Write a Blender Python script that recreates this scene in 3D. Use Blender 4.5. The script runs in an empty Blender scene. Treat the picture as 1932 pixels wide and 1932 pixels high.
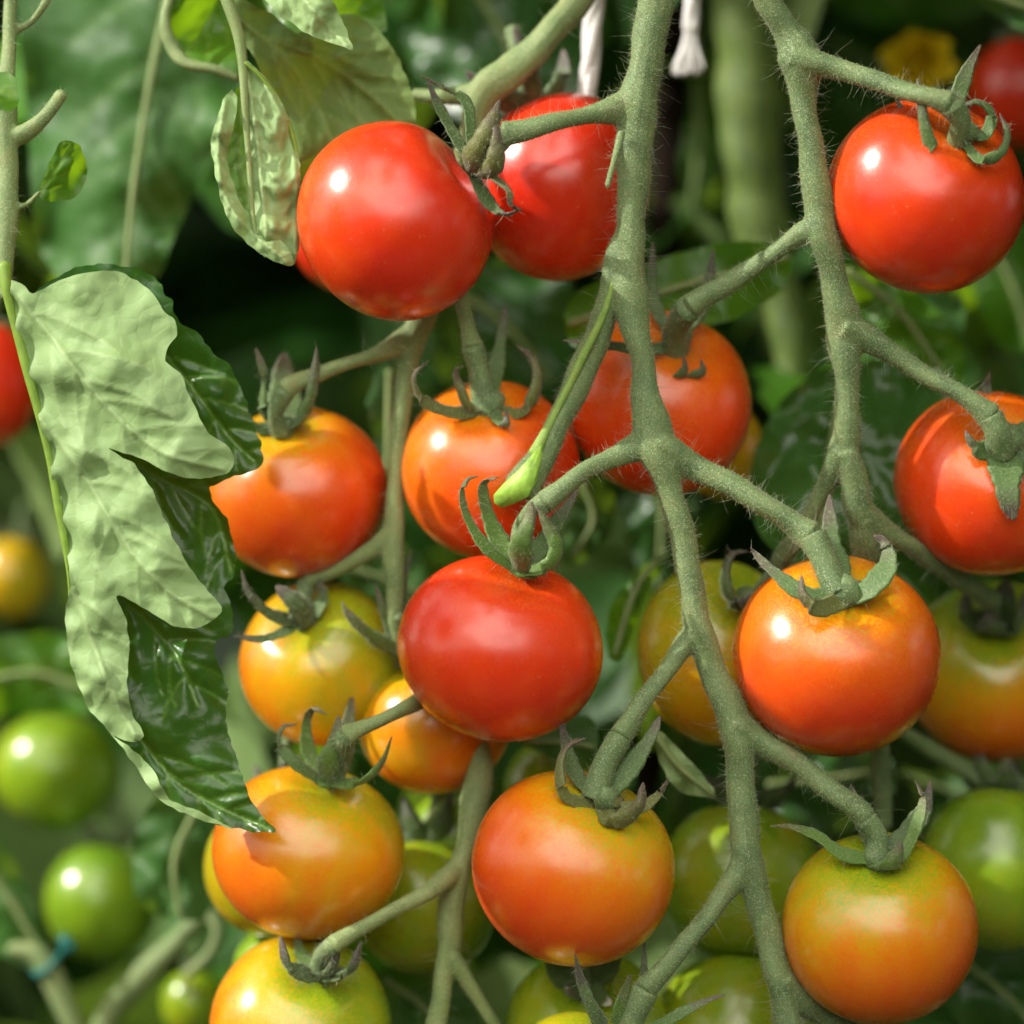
import bpy, math, random
import numpy as np
from mathutils import Vector, noise
from mathutils.geometry import delaunay_2d_cdt

R = math.radians
SC = bpy.context.scene
COL = SC.collection
# ---------------------------------------------------------------- camera
DIST = 0.70                     # metres from lens to the plane of focus
cd = bpy.data.cameras.new('camera'); cam = bpy.data.objects.new('camera', cd); COL.objects.link(cam)
cam.location = (0, -DIST, 0); cam.rotation_euler = (R(90), 0, 0)
cd.sensor_width = 36; cd.lens = 126; cd.clip_start = 0.02; cd.clip_end = 200
cd.dof.use_dof = True; cd.dof.focus_distance = DIST - 0.008; cd.dof.aperture_fstop = 6.3
SC.camera = cam
# ---------------------------------------------------------------- sun and sky
SUN = Vector((-0.80, -0.20, 0.565)).normalized()
sd = bpy.data.lights.new('sun', 'SUN'); sd.energy = 4.4; sd.angle = R(0.9); sd.color = (1, .95, .87)
so = bpy.data.objects.new('sun', sd); COL.objects.link(so)
so.rotation_euler = SUN.to_track_quat('Z', 'Y').to_euler()
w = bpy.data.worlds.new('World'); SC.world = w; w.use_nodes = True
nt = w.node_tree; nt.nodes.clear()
def N(nt, t, **k):
    n = nt.nodes.new(t)
    for a, b in k.items():
        setattr(n, a, b)
    return n
sky = N(nt, 'ShaderNodeTexSky', sky_type='NISHITA', sun_disc=False)
sky.sun_elevation = math.asin(SUN.z); sky.sun_rotation = math.atan2(SUN.x, SUN.y)
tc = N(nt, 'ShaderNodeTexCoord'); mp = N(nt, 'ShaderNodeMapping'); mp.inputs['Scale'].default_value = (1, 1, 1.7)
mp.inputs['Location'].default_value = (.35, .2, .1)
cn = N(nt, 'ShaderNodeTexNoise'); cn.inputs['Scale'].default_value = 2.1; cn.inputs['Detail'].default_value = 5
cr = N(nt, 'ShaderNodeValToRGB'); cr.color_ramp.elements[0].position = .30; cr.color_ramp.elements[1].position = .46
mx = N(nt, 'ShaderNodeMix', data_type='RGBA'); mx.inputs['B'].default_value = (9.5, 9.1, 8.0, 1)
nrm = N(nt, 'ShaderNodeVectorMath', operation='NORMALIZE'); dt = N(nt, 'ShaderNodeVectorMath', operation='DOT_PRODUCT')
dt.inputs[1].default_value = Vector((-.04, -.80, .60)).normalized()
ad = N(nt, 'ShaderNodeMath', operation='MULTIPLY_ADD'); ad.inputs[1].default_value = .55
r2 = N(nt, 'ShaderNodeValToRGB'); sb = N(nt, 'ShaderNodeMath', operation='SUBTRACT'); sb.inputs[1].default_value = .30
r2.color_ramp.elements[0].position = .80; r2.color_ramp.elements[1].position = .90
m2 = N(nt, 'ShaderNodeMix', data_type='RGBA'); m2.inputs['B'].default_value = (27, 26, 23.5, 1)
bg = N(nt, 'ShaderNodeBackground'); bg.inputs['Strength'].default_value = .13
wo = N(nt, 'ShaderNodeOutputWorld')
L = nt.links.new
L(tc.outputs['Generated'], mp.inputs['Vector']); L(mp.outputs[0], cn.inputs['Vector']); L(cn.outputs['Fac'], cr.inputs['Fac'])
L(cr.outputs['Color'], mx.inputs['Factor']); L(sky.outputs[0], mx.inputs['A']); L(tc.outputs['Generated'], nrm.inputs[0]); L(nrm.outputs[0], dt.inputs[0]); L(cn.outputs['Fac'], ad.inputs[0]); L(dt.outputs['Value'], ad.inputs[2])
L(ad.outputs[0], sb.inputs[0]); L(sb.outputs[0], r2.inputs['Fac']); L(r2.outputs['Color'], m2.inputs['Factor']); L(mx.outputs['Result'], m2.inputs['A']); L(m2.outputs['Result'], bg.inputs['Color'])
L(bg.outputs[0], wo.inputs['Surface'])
SC.view_settings.view_transform = 'Standard'; SC.view_settings.look = 'None'
SC.view_settings.exposure = 0.26; SC.view_settings.gamma = 1; SC.view_settings.use_curve_mapping = False
SC.cycles.max_bounces = 8; SC.cycles.transparent_max_bounces = 4; SC.cycles.sample_clamp_indirect = 4

# ---------------------------------------------------------------- basic helpers
PX = 0.2 / 1932
def P(x, y, d=0.0):
    """a place in the scene: x, y on the plane of focus, d millimetres behind it"""
    k = (DIST + d * .001) / DIST
    return Vector(((x - 966) * PX * k, d * .001, (966 - y) * PX * k))
def PR(r, d=0.0): return r * PX * (DIST + d * .001) / DIST
def tag(o, label=None, cat=None, group=None, kind=None):
    for k, v in (('label', label), ('category', cat), ('group', group), ('kind', kind)):
        if v: o[k] = v
    return o
def empty(name, loc):
    o = bpy.data.objects.new(name, None); COL.objects.link(o); o.location = loc; o.empty_display_size = .005
    return o
def mesh_obj(name, V, F, mat, parent=None, origin=None, smooth=True, attrs=None):
    V = np.asarray(V, dtype=float)
    if origin is not None: V = V - np.array(origin)[None]
    me = bpy.data.meshes.new(name)
    me.from_pydata(V.tolist(), [], [list(f) for f in F])
    if smooth: me.polygons.foreach_set('use_smooth', [True] * len(me.polygons))
    for k, a in (attrs or {}).items():
        at = me.attributes.new(k, 'FLOAT', 'POINT'); at.data.foreach_set('value', np.asarray(a, dtype=np.float32))
    if mat: me.materials.append(mat)
    o = bpy.data.objects.new(name, me); COL.objects.link(o)
    if parent: o.parent = parent
    elif origin is not None: o.location = origin
    return o
def catmull(pts, step):
    """smooth curve through pts (n,k) with about `step` between samples (first 3 columns measured)"""
    p = np.array(pts, dtype=float); n = len(p)
    if n == 2: p = np.array([p[0], (p[0] + p[1]) / 2, p[1]]); n = 3
    e = np.vstack([2 * p[0] - p[1], p, 2 * p[-1] - p[-2]]); out = []
    for i in range(n - 1):
        a, b, c, d = e[i:i + 4]; m = max(2, int(np.linalg.norm((c - b)[:3]) / step))
        for t in np.arange(m) / m:
            out.append(.5 * ((2 * b) + (c - a) * t + (2 * a - 5 * b + 4 * c - d) * t * t + (3 * b - a - 3 * c + d) * t ** 3))
    out.append(p[-1]); return np.array(out)
def world_path(pts, step_px=5):
    q = np.array([[*P(a[0], a[1], a[2]), PR(a[3], a[2])] for a in pts])
    return catmull(q, step_px * PX)
def tube(path, nseg=12, wob=0, seed=0):
    """swept tube with a radius per point; rounded ends; path (n,4)"""
    c = path[:, :3]; r = np.maximum(path[:, 3], 1e-5); n = len(c)
    T = np.gradient(c, axis=0); T /= np.linalg.norm(T, axis=1)[:, None] + 1e-12
    up = np.array([0, 1, 0.]) if abs(T[0][1]) < .9 else np.array([1, 0, 0.])
    A = np.cross(T[0], up); A /= np.linalg.norm(A); V = []
    rng = np.random.default_rng(seed); ph = rng.random(3) * 6
    for i in range(n):
        A = A - T[i] * A.dot(T[i]); A /= np.linalg.norm(A); B = np.cross(T[i], A)
        for j in range(nseg):
            a = 2 * math.pi * j / nseg
            rr = r[i] * (1 + wob * math.sin(i * .13 + ph[0] + 2 * a) + wob * .7 * math.sin(i * .29 + ph[1] + a))
            V.append(c[i] + (A * math.cos(a) + B * math.sin(a)) * rr)
    F = [(i * nseg + j, i * nseg + (j + 1) % nseg, (i + 1) * nseg + (j + 1) % nseg, (i + 1) * nseg + j) for i in range(n - 1) for j in range(nseg)]
    k = len(V); V.append(c[0] - T[0] * r[0] * .6); V.append(c[-1] + T[-1] * r[-1] * .6)
    F += [(k, (j + 1) % nseg, j) for j in range(nseg)] + [(k + 1, (n - 1) * nseg + j, (n - 1) * nseg + (j + 1) % nseg) for j in range(nseg)]
    return np.array(V), F
def join(parts):
    V = []; F = []; o = 0
    for v, f in parts:
        V.append(v); F += [tuple(i + o for i in q) for q in f]; o += len(v)
    return np.vstack(V), F
# ---------------------------------------------------------------- materials
def newmat(name):
    m = bpy.data.materials.new(name); m.use_nodes = True; t = m.node_tree
    return m, t, t.nodes['Principled BSDF'], t.nodes['Material Output']
def ramp(t, stops, interp='LINEAR'):
    r = N(t, 'ShaderNodeValToRGB'); r.color_ramp.interpolation = interp; e = r.color_ramp.elements
    while len(e) < len(stops): e.new(.5)
    for i, (p, c) in enumerate(stops): e[i].position = p; e[i].color = (*c, 1)
    return r
def objnoise(t, scale, detail=2, rough=.5):
    c = N(t, 'ShaderNodeTexCoord'); n = N(t, 'ShaderNodeTexNoise'); n.inputs['Scale'].default_value = scale
    n.inputs['Detail'].default_value = detail; n.inputs['Roughness'].default_value = rough
    t.links.new(c.outputs['Object'], n.inputs['Vector']); return n
def math_node(t, op, a, b=None, clamp=False):
    n = N(t, 'ShaderNodeMath', operation=op); n.use_clamp = clamp
    for i, v in enumerate((a, b)):
        if v is None: continue
        if isinstance(v, (int, float)): n.inputs[i].default_value = v
        else: t.links.new(v, n.inputs[i])
    return n.outputs[0]
def bump(t, bs, h, dist, strength=1):
    b = N(t, 'ShaderNodeBump'); b.inputs['Distance'].default_value = dist; b.inputs['Strength'].default_value = strength
    t.links.new(h, b.inputs['Height']); t.links.new(b.outputs[0], bs.inputs['Normal']); return b

def fruit_material():
    m, t, b, o = newmat('tomato_skin'); lk = t.links.new
    at = N(t, 'ShaderNodeAttribute', attribute_name='ripe'); fine = objnoise(t, 2300, 1); mid = objnoise(t, 130, 3)
    sh = N(t, 'ShaderNodeAttribute', attribute_name='shoulder')
    f = math_node(t, 'MULTIPLY', math_node(t, 'SUBTRACT', fine.outputs['Fac'], .5), math_node(t, 'ADD', math_node(t, 'MULTIPLY', sh.outputs['Fac'], .75), .06))
    g = math_node(t, 'MULTIPLY', math_node(t, 'SUBTRACT', mid.outputs['Fac'], .5), .10)
    v = math_node(t, 'ADD', math_node(t, 'ADD', at.outputs['Fac'], f), g, True)
    r = ramp(t, [(0, (.09, .20, .010)), (.18, (.22, .36, .012)), (.32, (.38, .38, .009)), (.45, (.66, .34, .004)), (.58, (.76, .21, .004)),
                 (.72, (.78, .125, .005)), (.86, (.76, .062, .006)), (1, (.68, .026, .006))])
    lk(v, r.inputs['Fac'])
    # tiny pale glandular specks
    c = N(t, 'ShaderNodeTexCoord'); vo = N(t, 'ShaderNodeTexVoronoi'); vo.inputs['Scale'].default_value = 900; lk(c.outputs['Object'], vo.inputs['Vector'])
    thr = math_node(t, 'LESS_THAN', vo.outputs['Distance'], .125)
    sep = N(t, 'ShaderNodeSeparateColor'); lk(vo.outputs['Color'], sep.inputs[0])
    sp = math_node(t, 'MULTIPLY', thr, math_node(t, 'GREATER_THAN', sep.outputs[0], .55))
    mxx = N(t, 'ShaderNodeMix', data_type='RGBA'); mxx.inputs['B'].default_value = (.75, .5, .2, 1)
    lk(math_node(t, 'MULTIPLY', math_node(t, 'MULTIPLY', sp, sep.outputs[1]), .55), mxx.inputs['Factor']); lk(r.outputs['Color'], mxx.inputs['A']); lk(mxx.outputs['Result'], b.inputs['Base Color'])
    b.inputs['Roughness'].default_value = .22; b.inputs['IOR'].default_value = 1.5
    big = objnoise(t, 260, 5, .7); du = ramp(t, [(.50, (0, 0, 0)), (.72, (1, 1, 1))]); lk(big.outputs['Fac'], du.inputs['Fac'])
    lk(math_node(t, 'ADD', math_node(t, 'ADD', math_node(t, 'MULTIPLY', mid.outputs['Fac'], .12), math_node(t, 'MULTIPLY', du.outputs['Color'], .16)), .19), b.inputs['Roughness'])
    b.inputs['Subsurface Weight'].default_value = .35; b.inputs['Subsurface Scale'].default_value = .005
    b.inputs['Subsurface Radius'].default_value = (1, .35, .1)
    b.inputs['Coat Weight'].default_value = .6; b.inputs['Coat Roughness'].default_value = .24
    h = math_node(t, 'ADD', math_node(t, 'MULTIPLY', fine.outputs['Fac'], .25), math_node(t, 'MULTIPLY', mid.outputs['Fac'], 1.5))
    bump(t, b, h, .00012, .6)
    return m
def stem_material(name, lo, hi, speck, rough=.6, sheen=.08):
    m, t, b, o = newmat(name); lk = t.links.new
    a = objnoise(t, 160, 4); r = ramp(t, [(.28, lo), (.55, hi), (.68, tuple(x * y for x, y in zip(hi, (1.05, .92, .9)))), (.80, tuple(x * y for x, y in zip(hi, (1.15, .72, .8))))]); lk(a.outputs['Fac'], r.inputs['Fac'])
    f = objnoise(t, 3500, 1.2, .6); f2 = ramp(t, [(.55, (0, 0, 0)), (.68, (1, 1, 1))]); lk(f.outputs['Fac'], f2.inputs['Fac'])
    mxx = N(t, 'ShaderNodeMix', data_type='RGBA'); mxx.inputs['B'].default_value = (*speck, 1)
    lk(math_node(t, 'MULTIPLY', f2.outputs['Color'], .75), mxx.inputs['Factor']); lk(r.outputs['Color'], mxx.inputs['A'])
    lk(mxx.outputs['Result'], b.inputs['Base Color'])
    b.inputs['Roughness'].default_value = rough; b.inputs['Sheen Weight'].default_value = sheen; b.inputs['Sheen Roughness'].default_value = .4
    b.inputs['Subsurface Weight'].default_value = .1; b.inputs['Subsurface Scale'].default_value = .001
    bump(t, b, f.outputs['Fac'], .00018, .8)
    return m
def sepal_material(name, base, dark):
    m, t, b, o = newmat(name); lk = t.links.new
    at = N(t, 'ShaderNodeAttribute', attribute_name='along'); f = objnoise(t, 2600, 2); n = objnoise(t, 350, 3)
    v = math_node(t, 'ADD', at.outputs['Fac'], math_node(t, 'MULTIPLY', math_node(t, 'SUBTRACT', n.outputs['Fac'], .5), .5))
    r = ramp(t, [(0, base), (.58, base), (.84, dark), (1, (.10, .065, .05))]); lk(v, r.inputs['Fac'])
    f2 = ramp(t, [(.56, (0, 0, 0)), (.68, (1, 1, 1))]); lk(f.outputs['Fac'], f2.inputs['Fac'])
    mxx = N(t, 'ShaderNodeMix', data_type='RGBA'); mxx.inputs['B'].default_value = (.34, .40, .20, 1)
    lk(math_node(t, 'MULTIPLY', f2.outputs['Color'], .45), mxx.inputs['Factor']); lk(r.outputs['Color'], mxx.inputs['A']); lk(mxx.outputs['Result'], b.inputs['Base Color'])
    b.inputs['Roughness'].default_value = .55; b.inputs['Sheen Weight'].default_value = .2
    bump(t, b, f.outputs['Fac'], .00015, .7)
    tr = N(t, 'ShaderNodeBsdfTranslucent'); lk(mxx.outputs['Result'], tr.inputs['Color']); ms = N(t, 'ShaderNodeMixShader'); ms.inputs[0].default_value = .12
    lk(b.outputs[0], ms.inputs[1]); lk(tr.outputs[0], ms.inputs[2]); lk(ms.outputs[0], o.inputs['Surface'])
    return m
def leaf_material(name, top, under, vein=(.25, .33, .08), rough=.38, trans=.3, spec=.5, tcol=None, bscale=900, bdist=.0003, bstr=.18):
    m, t, b, o = newmat(name); lk = t.links.new
    g = N(t, 'ShaderNodeNewGeometry'); n = objnoise(t, 55, 4); n2 = objnoise(t, bscale, 3, .6)
    def shade(c, k=.30): return ramp(t, [(.3, tuple(x * (1 - k) for x in c)), (.7, tuple(min(1, x * (1 + k)) for x in c))])
    a = shade(top); u = shade(under, .14); lk(n.outputs['Fac'], a.inputs['Fac']); lk(n.outputs['Fac'], u.inputs['Fac'])
    mxx = N(t, 'ShaderNodeMix', data_type='RGBA'); lk(g.outputs['Backfacing'], mxx.inputs['Factor']); lk(a.outputs['Color'], mxx.inputs['A']); lk(u.outputs['Color'], mxx.inputs['B'])
    at = N(t, 'ShaderNodeAttribute', attribute_name='vein'); mv = N(t, 'ShaderNodeMix', data_type='RGBA'); mv.inputs['B'].default_value = (*vein, 1)
    lk(math_node(t, 'MULTIPLY', at.outputs['Fac'], .7), mv.inputs['Factor']); lk(mxx.outputs['Result'], mv.inputs['A']); lk(mv.outputs['Result'], b.inputs['Base Color'])
    lk(math_node(t, 'ADD', math_node(t, 'MULTIPLY', g.outputs['Backfacing'], .25), rough), b.inputs['Roughness'])
    b.inputs['Specular IOR Level'].default_value = spec
    # fine net of small veins between the main ones
    c = N(t, 'ShaderNodeTexCoord'); vo = N(t, 'ShaderNodeTexVoronoi', feature='DISTANCE_TO_EDGE'); vo.inputs['Scale'].default_value = bscale * .35
    lk(c.outputs['Object'], vo.inputs['Vector']); vr = ramp(t, [(0, (0, 0, 0)), (.12, (1, 1, 1))]); lk(vo.outputs['Distance'], vr.inputs['Fac'])
    h = math_node(t, 'ADD', math_node(t, 'MULTIPLY', vr.outputs['Color'], .6), n2.outputs['Fac'])
    bump(t, b, h, bdist, bstr)
    tr = N(t, 'ShaderNodeBsdfTranslucent'); tr.inputs['Color'].default_value = (*(tcol or (.30, .48, .03)), 1); ms = N(t, 'ShaderNodeMixShader'); ms.inputs[0].default_value = trans
    lk(b.outputs[0], ms.inputs[1]); lk(tr.outputs[0], ms.inputs[2]); lk(ms.outputs[0], o.inputs['Surface'])
    return m
def plain(name, c, rough=.6, scale=200, var=.2, trans=0):
    m, t, b, o = newmat(name); n = objnoise(t, scale, 4)
    r = ramp(t, [(.3, tuple(x * (1 - var) for x in c)), (.7, tuple(min(1, x * (1 + var)) for x in c))])
    t.links.new(n.outputs['Fac'], r.inputs['Fac']); t.links.new(r.outputs['Color'], b.inputs['Base Color']); b.inputs['Roughness'].default_value = rough
    bump(t, b, n.outputs['Fac'], .0005, .5)
    if trans:
        tr = N(t, 'ShaderNodeBsdfTranslucent'); tr.inputs['Color'].default_value = (*c, 1); ms = N(t, 'ShaderNodeMixShader'); ms.inputs[0].default_value = trans
        t.links.new(b.outputs[0], ms.inputs[1]); t.links.new(tr.outputs[0], ms.inputs[2]); t.links.new(ms.outputs[0], o.inputs['Surface'])
    return m
M_FRUIT = fruit_material()
M_STEM = stem_material('stem_skin', (.070, .130, .045), (.138, .215, .078), (.42, .45, .23))
M_STEMP = stem_material('pale_stem_skin', (.12, .195, .058), (.20, .275, .095), (.42, .44, .24))
M_STEMM = stem_material('main_stem_skin', (.035, .075, .010), (.10, .165, .022), (.20, .24, .06))
M_RIB = plain('midrib_skin', (.25, .40, .05), .5, 300, .15, .2)
M_SHOOT = stem_material('side_shoot_skin', (.13, .24, .035), (.22, .35, .06), (.42, .48, .16))
M_STEMB = stem_material('light_stem_skin', (.16, .24, .07), (.22, .30, .10), (.30, .36, .16))
M_HAIR = plain('stem_hair', (.52, .56, .40), .5, 50, .1, .35)
M_FUZZ = plain('stem_fuzz', (.50, .50, .27), .6, 50, .1, .3)
M_SEPAL = sepal_material('sepal_green', (.095, .185, .022), (.10, .11, .035))
M_SEPALG = sepal_material('sepal_grey', (.085, .160, .034), (.11, .11, .06))
M_SEPALD = sepal_material('sepal_dark', (.072, .125, .030), (.07, .06, .045))
M_SEPALO = sepal_material('sepal_olive', (.12, .13, .022), (.09, .065, .03))
M_CUT = plain('fresh_cut', (.30, .50, .065), .5, 500, .3)
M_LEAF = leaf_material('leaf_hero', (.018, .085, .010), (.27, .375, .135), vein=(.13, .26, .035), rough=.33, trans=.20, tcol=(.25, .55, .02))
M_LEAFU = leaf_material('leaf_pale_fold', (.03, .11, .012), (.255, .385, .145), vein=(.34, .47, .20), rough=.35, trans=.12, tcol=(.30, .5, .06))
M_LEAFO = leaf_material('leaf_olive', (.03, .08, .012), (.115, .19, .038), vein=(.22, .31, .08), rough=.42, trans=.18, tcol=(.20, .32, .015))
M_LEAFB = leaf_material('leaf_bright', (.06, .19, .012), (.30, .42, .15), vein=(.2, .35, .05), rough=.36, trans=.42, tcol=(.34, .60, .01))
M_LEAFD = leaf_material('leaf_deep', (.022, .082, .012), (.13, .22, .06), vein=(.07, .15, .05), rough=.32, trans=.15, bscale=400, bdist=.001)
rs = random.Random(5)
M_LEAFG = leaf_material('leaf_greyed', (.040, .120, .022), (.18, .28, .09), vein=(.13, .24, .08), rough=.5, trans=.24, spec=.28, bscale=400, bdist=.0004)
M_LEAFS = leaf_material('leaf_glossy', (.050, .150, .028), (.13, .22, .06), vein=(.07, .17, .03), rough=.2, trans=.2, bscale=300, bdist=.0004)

rs = random.Random(5)
# ---------------------------------------------------------------- hairs
def hair_mesh(V, F, count, lmin, lmax, rad, seed, droop=.25, zlim=None, nstep=4):
    """curved tapering hairs growing from random points of a surface"""
    rng = np.random.default_rng(seed)
    tri = []
    for f in F:
        tri.append(f[:3]);
        if len(f) == 4: tri.append((f[0], f[2], f[3]))
    tri = np.array(tri); a, b, c = V[tri[:, 0]], V[tri[:, 1]], V[tri[:, 2]]
    nn = np.cross(b - a, c - a); ar = np.linalg.norm(nn, axis=1); nn /= ar[:, None] + 1e-20
    k = rng.choice(len(tri), count, p=ar / ar.sum()); u = rng.random((count, 2)); fl = u.sum(1) > 1; u[fl] = 1 - u[fl]
    p = a[k] + (b - a)[k] * u[:, :1] + (c - a)[k] * u[:, 1:]; n = nn[k]
    ln = lmin + (lmax - lmin) * rng.random(count) ** 1.8
    d = n + rng.normal(0, .28, (count, 3)); d /= np.linalg.norm(d, axis=1)[:, None]
    bend = rng.normal(0, .6, (count, 3)); bend[:, 2] -= droop * .5
    t1 = np.cross(d, rng.normal(0, 1, (count, 3))); t1 /= np.linalg.norm(t1, axis=1)[:, None]; t2 = np.cross(d, t1)
    VV = []
    for s in range(nstep):
        q = s / (nstep - 1); cc = p + (d * q + bend * q * q * .8) * ln[:, None]; rr = rad * (1 - .75 * q)
        for j in range(3):
            an = 2.0944 * j; VV.append(cc + (t1 * math.cos(an) + t2 * math.sin(an)) * rr)
    VV = np.stack(VV, 1).reshape(-1, 3); m = nstep * 3; base = np.arange(count)[:, None] * m; FF = []
    for s in range(nstep - 1):
        for j in range(3):
            FF.append(base + np.array([s * 3 + j, s * 3 + (j + 1) % 3, (s + 1) * 3 + (j + 1) % 3, (s + 1) * 3 + j])[None])
    return VV, np.vstack(FF)
def obj_geom(me):
    V = np.empty(len(me.vertices) * 3); me.vertices.foreach_get('co', V); V = V.reshape(-1, 3)
    return V, [tuple(p.vertices) for p in me.polygons]

# ---------------------------------------------------------------- trusses (branched fruit stalks)
def merged_stem(name, paths, mat, parent, origin, voxel=.00036, seed=1, wob=.085, smooth=6):
    paths = [p if i == 0 or p[0][3] < 12 else [(*p[0][:3], p[0][3] * 1.12), (*p[1][:3], p[1][3] * 1.16)] + list(p[2:]) for i, p in enumerate(paths)]
    V, F = join([tube(world_path(p), 12, wob, seed + i) for i, p in enumerate(paths)])
    tmp = mesh_obj('tmp', V, F, None)
    r = tmp.modifiers.new('r', 'REMESH'); r.mode = 'VOXEL'; r.voxel_size = voxel; r.use_smooth_shade = True
    s = tmp.modifiers.new('s', 'SMOOTH'); s.factor = .5; s.iterations = smooth
    dg = bpy.context.evaluated_depsgraph_get(); me = bpy.data.meshes.new_from_object(tmp.evaluated_get(dg))
    bpy.data.objects.remove(tmp)
    V, F = obj_geom(me); bpy.data.meshes.remove(me)
    # mottled surface: small uneven bumps
    o = mesh_obj(name, V, F, mat, parent, origin)
    return o, V, F
def truss(name, label, paths, at, mat=M_STEM, hairs=900, fuzz=6000, seed=1, voxel=.00036, group='branched fruit stalks', cat='truss stem'):
    org = P(*at); root = empty(name, org); tag(root, label, cat, group)
    o, V, F = merged_stem('stalk', paths, mat, root, org, voxel, seed)
    if hairs:
        hv, hf = hair_mesh(V, F, hairs, .0005, .0032, .000034, seed + 50)
        h = mesh_obj('long_hairs', hv, hf, M_HAIR, root, org); tag(h, kind='stuff')
    if fuzz:
        hv, hf = hair_mesh(V, F, fuzz, .00014, .00042, .000045, seed + 80, nstep=3)
        h = mesh_obj('short_fuzz', hv, hf, M_FUZZ, root, org); tag(h, kind='stuff')
    return root

# ---------------------------------------------------------------- tomatoes
def frame(ax):
    ax = Vector(ax).normalized(); t = Vector((0, 1, 0)) if abs(ax.y) < .85 else Vector((1, 0, 0))
    u = ax.cross(t).normalized(); v = ax.cross(u); return u, v, ax
def sepal_mesh(path, width, hub, ax, seed=0, nseg=8, flat=.24):
    """one pointed sepal: lens-shaped section swept along path (n,3), grooved on the inner face"""
    c = catmull(path, .0005); n = len(c); T = np.gradient(c, axis=0); T /= np.linalg.norm(T, axis=1)[:, None]
    face_ = 0
    d = c[-1] - c[0]; d = d - np.array(ax) * d.dot(np.array(ax)) if np.linalg.norm(d) else d
    mid = c[n // 2] - np.array(hub); mid = mid - np.array(ax) * mid.dot(np.array(ax))
    side = np.cross(np.array(ax), mid); side /= np.linalg.norm(side) + 1e-9
    rr = random.Random(seed); tw = rr.uniform(-.5, .5); V = []; al = []
    for i in range(n):
        s = i / (n - 1); wd = width * .5 * (min(1, .62 + s * 1.6) * (1 - s ** 2.2) ** .8 + .05) * (1 + .10 * math.sin(i * .35 + seed) + .05 * math.sin(i * 1.3 + seed))
        img = np.cross(T[i], (0, 1, 0)); img = img * (1 if img.dot(side) >= 0 else -1)
        S = side * .75 + img * .6; S = S - T[i] * S.dot(T[i]); S /= np.linalg.norm(S) + 1e-9; Nn = np.cross(T[i], S)
        an = tw * s; S, Nn = S * math.cos(an) + Nn * math.sin(an), Nn * math.cos(an) - S * math.sin(an)
        cup = .35 * wd
        for j in range(nseg):
            a = 2 * math.pi * j / nseg; x = math.cos(a); y = math.sin(a) * flat
            V.append(c[i] + S * x * wd + Nn * (y * wd + cup * (x * x - .5))); al.append(s)
    F = [(i * nseg + j, i * nseg + (j + 1) % nseg, (i + 1) * nseg + (j + 1) % nseg, (i + 1) * nseg + j) for i in range(n - 1) for j in range(nseg)]
    k = len(V); V += [c[0], c[-1]]; al += [0, 1]
    F += [(k, (j + 1) % nseg, j) for j in range(nseg)] + [(k + 1, (n - 1) * nseg + j, (n - 1) * nseg + (j + 1) % nseg) for j in range(nseg)]
    return np.array(V), F, al
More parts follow.
